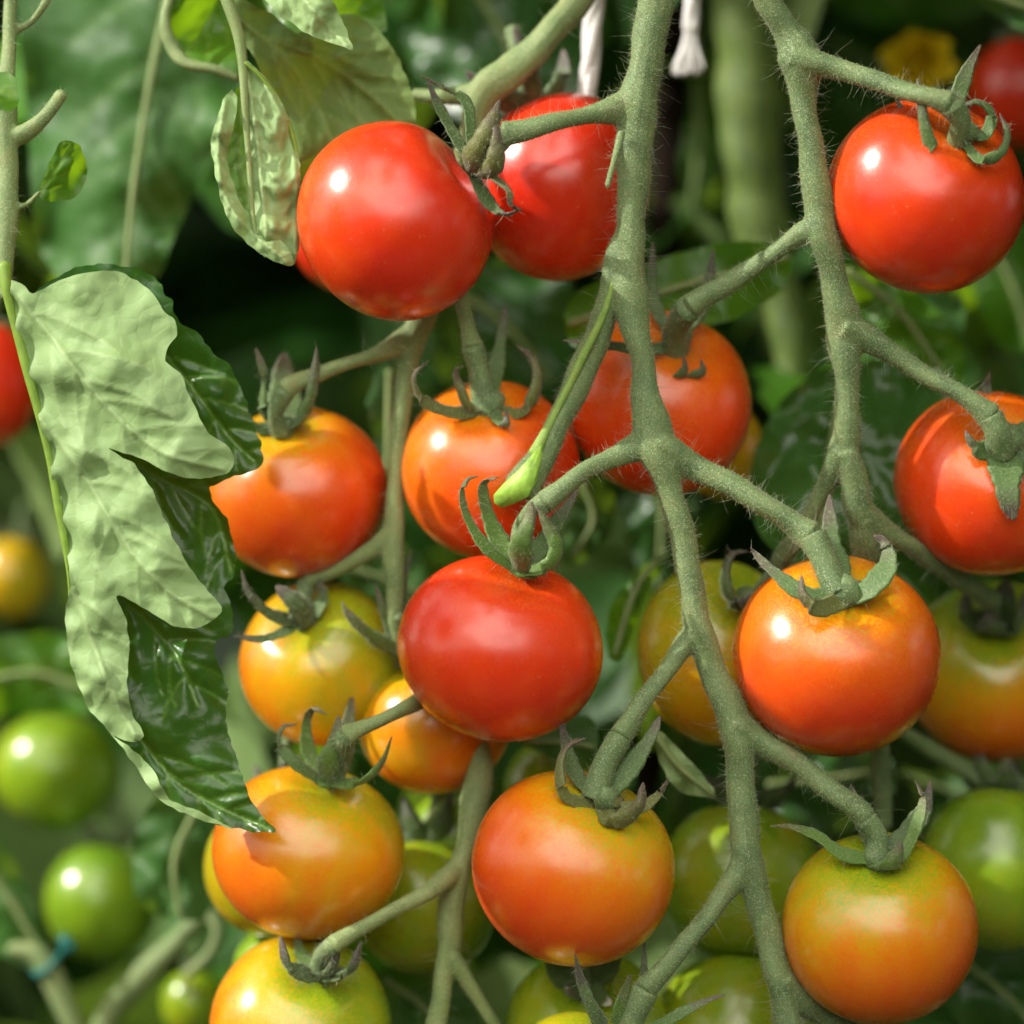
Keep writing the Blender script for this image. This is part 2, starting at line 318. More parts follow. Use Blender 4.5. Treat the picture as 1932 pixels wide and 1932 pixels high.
def tomato(label, cx, cy, rx, ry, d, base, ripe, sepals='auto', pedicel=None, bd=0, seed=1, k=.93, res=(72, 52), away=False,
           mat=None, hairs=True, group='tomatoes on the vine', hookup=1.0, dim=.13, specks=True, sep_n=5):
    """ripe = (body, shoulder ripeness, shoulder width, (side x, side z), side amount)"""
    C = P(cx, cy, d); rxw, ryw = PR(rx, d), PR(ry, d); Rm = rxw
    bx, by = (base if base else (cx + rx * .1, cy - ry * .8))
    nx = (bx - cx) / (rx * .86); nz = (cy - by) / (ry * .86); q = math.hypot(nx, nz)
    if q > .965: nx, nz = nx / q * .965, nz / q * .965
    ny = math.sqrt(max(0, 1 - nx * nx - nz * nz)) * (1 if away else -1)
    ax = Vector((nx, ny, nz)).normalized(); u, v, a = frame(ax); nu, nv = res; Vv = []; TH = []
    rr = random.Random(seed * 7 + 3); ph = rr.random() * 6; ph2 = rr.random() * 6
    for i in range(nv + 1):
        th = math.pi * i / nv
        for j in range(nu):
            f = 2 * math.pi * j / nu
            rad = math.sin(th) ** .96 if 0 < th < math.pi - 1e-6 else 0
            lob = 1 + .011 * math.cos(5 * f + ph) * math.exp(-((th - .7) / .6) ** 2) + .008 * math.cos(2 * f + ph2)
            h = math.cos(th) * k - dim * math.exp(-(th / .40) ** 2) + .012 * math.exp(-((math.pi - th) / .3) ** 2)
            p = (u * math.cos(f) + v * math.sin(f)) * rad * lob + a * h
            Vv.append(p * Rm); TH.append((th, f))
            if i in (0, nv): break
    Vv = np.array(Vv)
    for axi, want in ((0, rxw), (2, ryw)):
        lo, hi = Vv[:, axi].min(), Vv[:, axi].max(); Vv[:, axi] = (Vv[:, axi] - (lo + hi) / 2) * (2 * want / (hi - lo))
    Vw = Vv + np.array(C); F = []
    def idx(i, j):
        if i == 0: return 0
        if i == nv: return 1 + (nv - 1) * nu
        return 1 + (i - 1) * nu + j % nu
    for i in range(nv):
        for j in range(nu):
            q4 = [idx(i, j), idx(i + 1, j), idx(i + 1, j + 1), idx(i, j + 1)]
            if i == 0: q4 = [q4[0], q4[1], q4[2]]
            elif i == nv - 1: q4 = [q4[0], q4[1], q4[3]]
            F.append(tuple(q4))
    body, shr, wsh, sv, sa = ripe; RP = []; SH = []
    for p, (th, f) in zip(Vv, TH):
        nrm = Vector(p).normalized(); nz_ = noise.noise(nrm * 1.8 + Vector((seed * 3.1, 0, 0))) + .5 * noise.noise(nrm * 5 + Vector((0, seed * 2.3, 0)))
        s = math.exp(-(th / (wsh * (1 + .25 * nz_))) ** 2) if wsh else 0
        val = body + (shr - body) * s + sa * (nrm.x * sv[0] + nrm.z * sv[1]) + .07 * nz_
        val += .045 * noise.noise(Vector((math.cos(f) * 4 + seed, math.sin(f) * 4, th * .5))) * math.sin(th) * (1.6 if body < .8 else .7); RP.append(min(1, max(0, val))); SH.append(s)
    root = empty('tomato', C); tag(root, label, 'tomato', group)
    mesh_obj('fruit', Vw, F, M_FRUIT, root, C, attrs={'ripe': RP, 'shoulder': SH})
    # where the calyx sits: bottom of the dimple
    B = Vector(Vw[0]) + ax * (.002 * Rm / .019)
    if sepals is None: return root
    sm = mat or M_SEPAL; hub = []; geo = []
    u2, v2, _ = frame(ax); rh = Rm * .13; ring = 14
    HV = []
    for lev, (rf, hf) in enumerate(((.02, .10), (.6, .13), (1, .10), (1.25, -.02), (1.0, -.10), (.02, -.12))):
        for j in range(ring):
            f = 2 * math.pi * j / ring; HV.append(np.array(B + (u2 * math.cos(f) + v2 * math.sin(f)) * rh * rf * (1 + .12 * math.cos(5 * f)) + ax * rh * hf * 2))
    HF = [(l * ring + j, l * ring + (j + 1) % ring, (l + 1) * ring + (j + 1) % ring, (l + 1) * ring + j) for l in range(5) for j in range(ring)]
    cal = mesh_obj('calyx', np.array(HV), HF, sm, root, C, attrs={'along': [.1] * len(HV)})
    if sepals == 'auto':
        for s_ in range(sep_n):
            f = 2 * math.pi * (s_ + rr.uniform(-.15, .15)) / sep_n + ph; dr = u2 * math.cos(f) + v2 * math.sin(f); Lh = Rm * rr.uniform(.75, 1.05) * hookup
            cu = rr.uniform(.25, 1.1); pts = []
            for q_ in (0, .25, .5, .75, 1):
                out = Lh * (q_ - .42 * q_ ** 2 * cu); up = Lh * (cu * .75 * q_ ** 1.8) - Rm * .02
                pts.append(np.array(B + dr * (out + rh * .3) + ax * (up + Rm * .04)))
            V_, F_, al = sepal_mesh(pts, Rm * rr.uniform(.26, .36), B, ax, seed * 11 + s_)
            mesh_obj('sepal', V_, F_, sm, cal, C, attrs={'along': al}); geo.append((V_, F_))
    else:
        bo = B.y * 1000 - bd
        for s_, sp in enumerate(sepals):
            m_ = sp[2] if len(sp) > 2 else sm
            pts = [np.array(P(x, y, z + bo)) for x, y, z in sp[0]]
            pts[0] = np.array(B) * .6 + pts[0] * .4
            V_, F_, al = sepal_mesh(pts, PR(sp[1] * 1.6, d), B, ax, seed * 11 + s_)
            mesh_obj('sepal', V_, F_, m_, cal, C, attrs={'along': al}); geo.append((V_, F_))
    if pedicel:
        bo = B.y * 1000 - bd; n_ = len(pedicel)
        pp = [(x, y, z + bo * i / (n_ - 1), r) for i, (x, y, z, r) in enumerate(pedicel)]
        wp = world_path(pp); wp = np.vstack([wp, [*(B + ax * .0004), wp[-1][3] * 1.1]])
        V_, F_ = tube(wp, 14, .05, seed)
    else:
        e1 = B + ax * Rm * .35; e2 = B + ax * Rm * .75 + Vector((0, .1 * Rm, .25 * Rm)); r0 = Rm * .085
        V_, F_ = tube(catmull([[*B, r0 * 1.25], [*e1, r0], [*e2, r0 * 1.1]], .001), 10, .05, seed)
    mesh_obj('pedicel', V_, F_, M_STEM, root, C); geo.append((V_, F_))
    if hairs:
        gv, gf = join(geo); hv, hf = hair_mesh(gv, gf, 1000, .0002, .0015, .000040, seed + 5)
        tag(mesh_obj('calyx_hairs', hv, hf, M_HAIR, root, C), kind='stuff')
    return root

# ---------------------------------------------------------------- leaf sheets
def side_veins(mid, step, length, ang=52, curve=.5, sides=(1, -1), skip=.06):
    m = catmull([(x, y, 0) for x, y in mid], 6)[:, :2]; T = np.gradient(m, axis=0); T /= np.linalg.norm(T, axis=1)[:, None] + 1e-9
    S = np.concatenate([[0], np.cumsum(np.linalg.norm(np.diff(m, axis=0), axis=1))]); tot = S[-1]; out = [m]; s = tot * skip
    i_ = 0
    while s < tot * .95:
        for sd_ in sides:
            k = int(np.searchsorted(S, min(s + (step * .4 if sd_ < 0 else 0), tot))); k = min(k, len(m) - 1)
            p = m[k].copy(); a = math.atan2(T[k][1], T[k][0]) + sd_ * R(ang + 9 * math.sin(i_ * 2.3 + sd_)); pl = [p.copy()]
            ll = length * (1 - .5 * s / tot)
            for q in range(12):
                p = p + np.array([math.cos(a), math.sin(a)]) * ll / 12; a -= sd_ * curve / 12 * (1 + .9 * math.sin(q * .9 + i_)); pl.append(p.copy())
            out.append(np.array(pl))
        s += step * (1 + .28 * math.sin(i_ * 1.9 + tot)); i_ += 1
    return out
def seg_dist(Q, lines):
    best = np.full(len(Q), 1e9)
    for l in lines:
        l = np.array(l, dtype=float)
        for i in range(len(l) - 1):
            a, b = l[i], l[i + 1]; ab = b - a; t = np.clip(((Q - a) @ ab) / (ab @ ab + 1e-9), 0, 1)
            best = np.minimum(best, np.linalg.norm(Q - (a + t[:, None] * ab), axis=1))
    return best
def inside(Q, poly):
    x, y = Q[:, 0], Q[:, 1]; c = np.zeros(len(Q), bool); n = len(poly); j = n - 1
    for i in range(n):
        xi, yi = poly[i]; xj, yj = poly[j]
        c ^= ((yi > y) != (yj > y)) & (x < (xj - xi) * (y - yi) / (yj - yi + 1e-12) + xi); j = i
    return c
def sheet(name, outline, ctrl, mat, parent, origin, face=1, sp=9, mids=(), vstep=60, vlen=200, puck=.5, rumple=.5, ang=52, veinw=3.2, seed=0, sides=(1, -1), serr=1.0, smooth_out=True, power=2.6, tert=0):
    o = np.array(outline + [outline[0]], dtype=float)
    o3 = np.c_[o, np.zeros(len(o))]
    if smooth_out: b = catmull(o3, sp)[:-1, :2]
    else: b = np.vstack([o3[i, :2] + (o3[i + 1, :2] - o3[i, :2]) * t for i in range(len(o) - 1) for t in np.linspace(0, 1, max(2, int(np.linalg.norm(o[i + 1] - o[i]) / sp)), endpoint=False)])
    rng = np.random.default_rng(seed + 10); b = b + np.array([[noise.noise(Vector((p[0] * .05, p[1] * .05, seed))), noise.noise(Vector((p[0] * .05, p[1] * .05, seed + 9.)))] for p in b]) * 4 * serr
    lo, hi = b.min(0), b.max(0); gx = np.arange(lo[0], hi[0], sp); gy = np.arange(lo[1], hi[1], sp * .87)
    G = np.array([(x + (i % 2) * sp / 2, y) for i, y in enumerate(gy) for x in gx]) + rng.normal(0, sp * .06, (len(gx) * len(gy), 2))
    G = G[inside(G, b)]; db = seg_dist(G, [np.vstack([b, b[:1]])]); G = G[db > sp * .55]
    pts = [Vector(p) for p in np.vstack([b, G])]; nb = len(b)
    r = delaunay_2d_cdt(pts, [(i, (i + 1) % nb) for i in range(nb)], [], 1, 1e-5)
    Q = np.array([(p.x, p.y) for p in r[0]]); F = [tuple(f) for f in r[2]]
    c = np.array(ctrl, dtype=float); dd = np.linalg.norm(Q[:, None] - c[None, :, :2], axis=2) + 6; wt = dd ** -power; z = (wt * c[None, :, 2]).sum(1) / wt.sum(1)
    lines = []
    for m_ in mids: lines += side_veins(m_, vstep, vlen, ang, sides=sides)
    vein = np.zeros(len(Q)); dv = np.full(len(Q), 99.)
    if lines:
        dmid = seg_dist(Q, [lines[0]] if len(mids) == 1 else [catmull([(x, y, 0) for x, y in m_], 8)[:, :2] for m_ in mids]); dv = seg_dist(Q, lines)
        vein = np.maximum(np.exp(-(dv / veinw) ** 2) * .8, np.exp(-(dmid / (veinw * 1.6)) ** 2))
        if tert:
            tl = [l for l in lines]; T3 = np.array([noise.cell(Vector((p[0] / tert, p[1] / tert, seed))) for p in Q])
    if lines:
        cell = max(22., vstep * 1.0); E = np.empty(len(Q))
        for i_, p in enumerate(Q):
            wv = noise.noise(Vector((p[0] * .02, p[1] * .02, seed))) * .5
            dd_, _ = noise.voronoi(Vector((p[0] / cell + wv, p[1] / cell * .8 + wv, seed * 3.3))); E[i_] = dd_[1] - dd_[0]
        pk = puck * (.85 * np.clip(dv / (vstep * .40), 0, 1) ** .7 + (.15 * np.clip(E / .9, 0, 1) ** .9) - .5 * np.exp(-(dmid / (veinw * 1.8)) ** 2))
        vein = np.maximum(vein, np.exp(-(E / .06) ** 2) * .16)
    else: pk = 0
    nz_ = np.array([noise.noise(Vector((p[0] / 48, p[1] / 48, seed * 1.7))) + .55 * noise.noise(Vector((p[0] / 20, p[1] / 20, seed * 2.7))) for p in Q])
    z = z - face * pk + nz_ * rumple
    V = np.array([P(q[0], q[1], zz) for q, zz in zip(Q, z)])
    f0 = F[0]; nn = np.cross(V[f0[1]] - V[f0[0]], V[f0[2]] - V[f0[0]]); want = -1 if face > 0 else 1
    if nn[1] * want < 0: F = [f[::-1] for f in F]
    return mesh_obj(name, V, F, mat, parent, origin, attrs={'vein': vein})
def rod(name, pts, mat, parent, origin, nseg=12, wob=.05, seed=0):
    V, F = tube(world_path(pts, 6), nseg, wob, seed); return mesh_obj(name, V, F, mat, parent, origin)
def leaf_thing(label, at, group='leaves around the fruit', name='tomato_leaf'):
    org = P(*at); r = empty(name, org); tag(r, label, 'leaf', group); return r, org

exec_parts = []
# ================================================================ SETTING
g = mesh_obj('ground', [(-60, -60, -.75), (60, -60, -.75), (60, 60, -.75), (-60, 60, -.75)], [(0, 1, 2, 3)], plain('soil', (.05, .035, .022), .9, 6, .5), smooth=False)
tag(g, kind='structure')

def leaflet(L_, W, seed):
    """small folded pointed leaflet made of quads, drooping; local +Y along the blade"""
    rr = random.Random(seed); n = 7; V = []; F = []
    for i in range(n + 1):
        s = i / n; wd = W * math.sin(math.pi * min(1, s * .93 + .05)) ** .8 * (1 + .16 * math.sin(i * 2.6 + seed)); y = L_ * s; dr = -.28 * L_ * s * s
        for j, x in enumerate((-1, -.5, 0, .5, 1)):
            V.append((x * wd, y, dr + abs(x) * wd * .35 + rr.uniform(-.02, .02) * L_))
    for i in range(n):
        for j in range(4): a = i * 5 + j; F.append((a, a + 1, a + 6, a + 5))
    return np.array(V), F
LT = [leaflet(1, .30 + .03 * s, s) for s in range(6)]
def foliage(name, count, box, size, mat, seed, test=None):
    from mathutils import Euler
    rng = random.Random(seed); parts = []
    while len(parts) < count:
        p = Vector((rng.uniform(*box[0]), rng.uniform(*box[1]), rng.uniform(*box[2])))
        if test and not test(p): continue
        v, f = rng.choice(LT); s = rng.uniform(*size)
        yaw = rng.uniform(0, 6.283); pitch = rng.gauss(-.7, .5); roll = rng.gauss(0, .6)
        Mx = np.array(Euler((pitch, roll, yaw)).to_matrix()) * s
        parts.append((v @ Mx.T + np.array(p), f))
    V, F = join(parts); o = mesh_obj(name, V, F, mat); tag(o, kind='stuff'); return o
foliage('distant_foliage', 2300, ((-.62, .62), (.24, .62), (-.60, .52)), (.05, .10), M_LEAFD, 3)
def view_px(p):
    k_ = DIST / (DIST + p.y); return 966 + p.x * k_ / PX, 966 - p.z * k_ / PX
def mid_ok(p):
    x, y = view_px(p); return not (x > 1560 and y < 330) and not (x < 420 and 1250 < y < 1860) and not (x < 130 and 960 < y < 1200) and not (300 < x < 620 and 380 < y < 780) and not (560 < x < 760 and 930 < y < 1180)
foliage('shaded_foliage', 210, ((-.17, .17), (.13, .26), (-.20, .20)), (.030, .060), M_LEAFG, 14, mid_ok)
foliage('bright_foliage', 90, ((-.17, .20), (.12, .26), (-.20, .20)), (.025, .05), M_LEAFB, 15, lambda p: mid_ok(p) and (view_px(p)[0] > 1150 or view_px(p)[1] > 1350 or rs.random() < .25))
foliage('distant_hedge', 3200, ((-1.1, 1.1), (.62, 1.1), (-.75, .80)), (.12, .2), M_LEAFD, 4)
# ================================================================ TRUSSES
truss('front_truss', 'long grey-green hairy fruit stalk down the middle, with the freshly cut side shoot', [
    [(1250, -130, -2, 31), (1240, -30, -2, 34), (1222, 100, -2, 31), (1207, 180, -2, 39), (1198, 260, -2, 35), (1192, 400, -2, 29), (1186, 500, -2, 30), (1190, 570, -2, 33),
     (1212, 680, -2, 24), (1220, 760, -2, 29), (1236, 835, -2, 38), (1262, 920, -2, 27), (1285, 1000, -2, 24), (1302, 1090, -2, 24), (1318, 1185, -2, 29), (1345, 1265, -2, 25),
     (1385, 1365, -2, 32), (1398, 1480, -2, 26), (1410, 1610, -2, 30), (1440, 1730, -2, 24), (1470, 1850, -2, 26), (1487, 1940, -2, 27), (1500, 2080, -2, 24)],
    [(1205, 190, -2, 30), (1165, 208, -2.5, 25), (1110, 216, -4, 18), (1040, 232, -7, 19), (975, 248, -8, 21), (953, 253, -8, 23)],
    [(1184, 430, -1, 18), (1165, 500, -1, 22), (1148, 575, 0, 26), (1125, 640, 2, 26), (1093, 715, 3, 26), (1058, 790, 2.5, 25), (1024, 858, 1, 27), (1000, 898, 0, 31), (982, 925, 0, 34)],
    [(1236, 835, -2, 30), (1200, 845, -2, 23), (1150, 866, -4, 18), (1095, 895, -6, 18), (1050, 930, -7, 22), (1030, 947, -7, 24)],
    [(1240, 835, -2, 32), (1285, 870, -2, 25), (1340, 895, -3, 22), (1420, 938, -5, 23), (1490, 985, -6, 23), (1530, 1010, -7, 28)],
    [(1318, 1190, -2, 26), (1290, 1220, -2, 20), (1250, 1275, -4, 17), (1205, 1335, -6, 18), (1172, 1388, -8, 23)],
    [(1385, 1365, -2, 30), (1430, 1398, -2, 22), (1490, 1432, -4, 20), (1560, 1485, -6, 20), (1615, 1525, -8, 23), (1632, 1543, -8, 25)],
    [(1412, 1620, -2, 28), (1375, 1675, -3, 20), (1310, 1760, -5, 18), (1250, 1830, -7, 19), (1218, 1868, -8, 25)],
    [(1470, 1850, -2, 26), (1510, 1888, 0, 22), (1570, 1925, 4, 18), (1650, 1965, 8, 17)],
    [(1172, 250, -6, 9), (1160, 300, -9, 6.5), (1145, 352, -12, 6)],
], (1240, 0, -2), hairs=4200, fuzz=34000, seed=1, group='fruit stalks of the tomato plants')
t = truss('side_truss', 'hairy fruit stalk on the right whose branches carry the top-right tomato', [
    [(1400, -130, -8, 27), (1440, -20, -7, 28), (1480, 55, -6, 27), (1508, 105, -6, 38), (1516, 190, -5, 25), (1532, 290, -5, 26), (1545, 390, -4, 28), (1552, 440, -4, 30),
     (1575, 530, -2, 27), (1592, 620, 0, 33), (1598, 720, 1, 25), (1598, 800, 2, 25), (1592, 850, 3, 27)],
    [(1592, 850, 3, 24), (1565, 905, 6, 18), (1535, 960, 9, 17), (1500, 1020, 12, 17), (1478, 1045, 14, 19)],
    [(1595, 850, 3, 24), (1612, 910, 4, 22), (1628, 970, 6, 27), (1690, 1012, 10, 19), (1760, 1060, 18, 18), (1840, 1112, 30, 18), (1868, 1130, 36, 20)],
    [(1628, 975, 6, 24), (1632, 1040, 10, 22), (1640, 1120, 22, 18), (1652, 1250, 30, 17), (1660, 1420, 34, 17), (1668, 1560, 36, 17)],
    [(1508, 108, -6, 34), (1545, 122, -8, 22), (1600, 135, -10, 19), (1680, 162, -14, 18), (1750, 183, -18, 20), (1792, 196, -19, 26)],
    [(1552, 440, -4, 27), (1520, 440, -3, 22), (1470, 470, -1, 17), (1400, 518, 2, 18), (1330, 560, 3, 21), (1303, 580, 3, 26)],
    [(1592, 620, 0, 30), (1640, 640, 0, 22), (1690, 672, 0, 18), (1760, 715, 0, 18), (1835, 758, -1, 20), (1868, 785, -1, 26)],
], (1440, 0, -6), hairs=2600, fuzz=20000, seed=11, group='fruit stalks of the tomato plants')
truss('back_truss', 'paler fruit stalk passing behind the big red tomato at upper left', [
    [(1180, -130, 24, 26), (1100, -15, 22, 28), (1045, 55, 20, 29), (965, 135, 20, 31), (915, 175, 20, 33), (880, 300, 24, 26), (840, 450, 22, 24), (800, 590, 20, 26), (775, 660, 20, 22), (757, 780, 20, 17),
     (748, 900, 20, 17), (742, 1000, 20, 21), (745, 1100, 20, 18), (752, 1200, 22, 16), (800, 1290, 26, 16), (880, 1360, 22, 20), (905, 1420, 20, 23), (897, 1510, 19, 27), (880, 1600, 18, 22), (855, 1680, 16, 25), (848, 1780, 16, 22), (835, 1860, 16, 20), (820, 1960, 16, 20), (805, 2080, 16, 20)],
    [(915, 175, 20, 24), (850, 182, 22, 15), (780, 178, 24, 12)],
    [(860, 420, 20, 14), (868, 500, 16, 14), (870, 565, 14, 14), (884, 620, 12, 16), (893, 655, 11, 23)],
    [(785, 630, 20, 24), (745, 655, 19, 19), (690, 675, 18, 14), (620, 698, 17, 14), (560, 722, 16, 17), (540, 736, 16, 21)],
    [(742, 1005, 20, 19), (700, 1040, 22, 15), (640, 1072, 24, 15), (580, 1095, 26, 18)],
    [(800, 1290, 26, 14), (790, 1322, 8, 14), (735, 1350, 3, 14), (680, 1375, 1, 16), (652, 1388, 0, 21)],
    [(862, 1640, 17, 22), (830, 1668, 12, 17), (780, 1698, 8, 14), (710, 1735, 5, 14), (650, 1770, 3, 18), (628, 1782, 2, 20)],
    [(850, 1800, 16, 18), (880, 1850, 16, 13), (912, 1900, 17, 12), (945, 1960, 18, 12)],
], (900, 170, 20), mat=M_STEMP, hairs=1100, fuzz=9000, seed=21, group='fruit stalks of the tomato plants')
truss('distant_truss', 'blurred thin stalk behind the orange tomatoes at lower right', [
    [(1700, 1380, 50, 15), (1780, 1428, 52, 15), (1880, 1488, 54, 17), (1915, 1505, 54, 12)],
    [(1660, 1340, 48, 15), (1700, 1380, 50, 15)],
], (1700, 1380, 50), hairs=0, fuzz=0, seed=31, group='fruit stalks of the tomato plants')
# the cut face of the pruned side shoot
cut = bpy.data.objects['front_truss']
front = [(1020, 840, -3.6), (1002, 860, -4.6), (975, 890, -4.6), (948, 914, -3.0), (931, 934, -1.6), (932, 950, -1.2), (948, 958, -1.8), (970, 950, -3.4), (994, 938, -5.2), (1006, 912, -5.6), (1016, 872, -5.0)]
mid_ = (980, 912, -5.6); n_ = len(front)
V = [P(*mid_)] + [P(*f) for f in front] + [P(x + 6, y - 2, z + 3.0) for x, y, z in front]
F = [(0, 1 + (i + 1) % n_, 1 + i) for i in range(n_)] + [(1 + i, 1 + (i + 1) % n_, 1 + n_ + (i + 1) % n_, 1 + n_ + i) for i in range(n_)]
mesh_obj('cut_face', V, F, M_CUT, cut, P(1240, 0, -2))
rod('ridge', [(1176, 455, -3.0, 4), (1158, 530, -3.0, 6), (1136, 600, -2.0, 7), (1104, 665, -.4, 8), (1070, 735, .5, 8), (1036, 802, 0, 9), (1008, 856, -2.0, 12)], M_SHOOT, cut, P(1240, 0, -2))

# ================================================================ TOMATOES
RED = (1.0, .86, .45)
tomato('big bright red tomato at upper left, its calyx turned to the right', 745, 417, 185, 189, 0, (893, 300), (.95, .90, .3, (.9, -.35), .09),
    [([(890, 335, -8), (893, 290, -13), (925, 235, -15), (943, 188, -13)], 30, M_SEPALO), ([(905, 345, -6), (930, 315, -15), (938, 262, -16), (934, 215, -14)], 26, M_SEPALO),
     ([(880, 270, -4), (840, 225, -2), (818, 180, -1), (806, 146, 0)], 18, M_SEPALD), ([(905, 235, -2), (880, 195, -1), (835, 165, 0), (793, 143, 0)], 16, M_SEPALG),
     ([(905, 350, -6), (925, 388, -10), (955, 405, -14), (985, 393, -15)], 20, M_SEPALD), ([(940, 320, -10), (957, 358, -14), (962, 385, -16), (984, 398, -15)], 16)],
    [(953, 253, -8, 23), (935, 275, -7, 20), (905, 300, -5, 21)], bd=-5, seed=1, mat=M_SEPALO)
tomato('red tomato half hidden behind the middle stalk and the big red tomato', 1058, 354, 168, 176, 28, (1010, 215), (1.0, .93, .3, (-1, 0), .03), 'auto', seed=2, away=True, mat=M_SEPALD)
tomato('shiny red tomato at the top right edge with a curled calyx', 1747, 369, 187, 186, 0, (1806, 262), (.94, .68, .50, (.7, -.6), .06),
    [([(1798, 297, -13), (1765, 288, -16), (1745, 240, -18), (1737, 180, -18), (1730, 148, -17)], 19), ([(1805, 302, -14), (1850, 302, -18), (1890, 287, -18), (1901, 250, -17), (1886, 213, -16)], 16),
     ([(1815, 275, -12), (1858, 255, -13), (1872, 215, -14), (1845, 192, -15), (1808, 203, -16)], 16, M_SEPALG), ([(1812, 250, -8), (1805, 200, -4), (1822, 140, -3), (1850, 84, -2)], 24),
     ([(1790, 270, -10), (1745, 238, -8), (1708, 212, -8), (1688, 186, -8)], 20, M_SEPALD)],
    [(1794, 197, -19, 25), (1812, 228, -17, 20), (1806, 268, -13, 22)], bd=-12, seed=3, mat=M_SEPALG)
tomato('orange-red tomato behind the middle stalk, just right of its centre', 1243, 760, 175, 177, 28, (1272, 645), (.87, .64, .95, (.3, -.3), .14),
    [([(1255, 685, 10), (1210, 662, 3), (1150, 652, -1), (1062, 642, -2)], 18, M_SEPALG), ([(1280, 700, 10), (1300, 706, 6), (1325, 700, 4), (1322, 678, 3)], 18),
     ([(1265, 700, 10), (1280, 708, 5), (1292, 695, 3), (1290, 670, 2)], 18), ([(1245, 650, 12), (1232, 560, 14), (1232, 455, 14)], 16, M_SEPALD), ([(1290, 650, 12), (1332, 560, 14), (1346, 466, 13)], 18, M_SEPALD)],
    [(1300, 582, 3, 26), (1275, 620, 7, 22), (1272, 670, 11, 26)], bd=11, seed=4, mat=M_SEPALG)
tomato('orange tomato with four curled sepals, left of the cut side shoot', 925, 887, 170, 170, 22, (925, 765), (.78, .62, .5, (.8, -.5), .16),
    [([(915, 808, 6), (860, 780, 3), (800, 757, 1), (780, 712, 0), (808, 680, 1)], 18, M_SEPALO), ([(905, 795, 7), (885, 770, 2), (868, 730, 1), (860, 700, 3), (876, 690, 4)], 15, M_SEPALO),
     ([(935, 805, 7), (985, 780, 4), (1012, 730, 3), (1006, 680, 4), (974, 652, 7)], 18, M_SEPALO), ([(925, 780, 10), (935, 700, 13), (945, 640, 14), (956, 572, 14)], 20),
     ([(925, 810, 5), (952, 802, -1), (956, 772, -1)], 18)],
    [(893, 655, 11, 23), (903, 705, 9, 20), (920, 785, 7, 26)], bd=7, seed=5, mat=M_SEPALG)
tomato('soft orange tomato partly covered by the folded leaf at left', 561, 928, 171, 162, 30, (548, 812), (.77, .50, .75, (.8, -.7), .14),
    [([(518, 828, 19), (498, 770, 15), (498, 710, 13), (482, 655, 13)], 18, M_SEPALG), ([(540, 828, 17), (575, 780, 13), (592, 720, 12), (598, 655, 12)], 18), ([(535, 790, 24), (535, 720, 26), (535, 665, 26)], 42),
     ([(510, 830, 20), (480, 806, 18), (460, 770, 16)], 18)],
    [(538, 738, 16, 20), (520, 780, 16, 16), (530, 822, 17, 18)], bd=18, seed=6, mat=M_SEPALG)
tomato('round red tomato at the centre, below the cut side shoot', 944, 1223, 194, 176, 2, (985, 1090), (.95, .80, .62, (.0, .6), .03),
    [([(965, 1078, -10), (922, 1040, -12), (885, 985, -11), (871, 935, -10), (882, 905, -9), (904, 898, -9)], 19), ([(955, 1068, -8), (935, 1010, -6), (915, 955, -5), (912, 912, -5), (942, 900, -7)], 26),
     ([(975, 1085, -13), (982, 1030, -17), (996, 985, -18), (1003, 946, -16)], 32), ([(985, 1088, -11), (1035, 1068, -13), (1050, 1030, -14), (1030, 985, -14), (1012, 952, -14)], 24),
     ([(1000, 1070, -6), (1035, 1010, -4), (1065, 965, -2), (1092, 922, -1)], 24, M_SEPALG)],
    [(1028, 949, -7, 22), (1002, 962, -5, 15), (978, 1000, -4, 13), (980, 1070, -8, 16)], bd=-9, seed=7, k=.9)
tomato('orange-red tomato right of the middle stalk with a white sun glint', 1578, 1237, 197, 190, 3, (1597, 1120), (.83, .53, .85, (.2, -.9), .13),
    [([(1575, 1145, -14), (1520, 1122, -15), (1460, 1080, -13), (1425, 1045, -11), (1416, 1033, -11)], 22), ([(1585, 1152, -15), (1545, 1148, -20), (1515, 1125, -21), (1512, 1085, -20)], 26, M_SEPALO),
     ([(1595, 1148, -14), (1640, 1112, -16), (1675, 1068, -15), (1670, 1025, -12), (1648, 1010, -12)], 30), ([(1578, 1110, -10), (1572, 1040, -6), (1566, 975, -4), (1565, 932, -3)], 28, M_SEPALG),
     ([(1600, 1120, -9), (1622, 1080, -4), (1600, 1060, -2)], 24)],
    [(1533, 1013, -7, 27), (1556, 1060, -10, 25), (1584, 1125, -13, 29)], bd=-13, seed=8, mat=M_SEPALG)
tomato('yellow-green tomato lower left under the soft orange one', 607, 1252, 156, 155, 35, (578, 1170), (.42, .28, .6, (-.9, -.2), .15),
    [([(570, 1190, 22), (510, 1160, 18), (470, 1120, 16), (455, 1075, 16)], 18, M_SEPALD), ([(560, 1195, 20), (500, 1205, 16), (440, 1200, 14)], 13, M_SEPALG), ([(585, 1190, 20), (560, 1140, 18), (520, 1105, 18)], 30, M_SEPALD),
     ([(590, 1180, 26), (610, 1130, 24), (600, 1090, 24)], 22)], [(578, 1097, 26, 18), (572, 1140, 25, 16), (578, 1180, 24, 18)], bd=24, seed=9, mat=M_SEPALG)
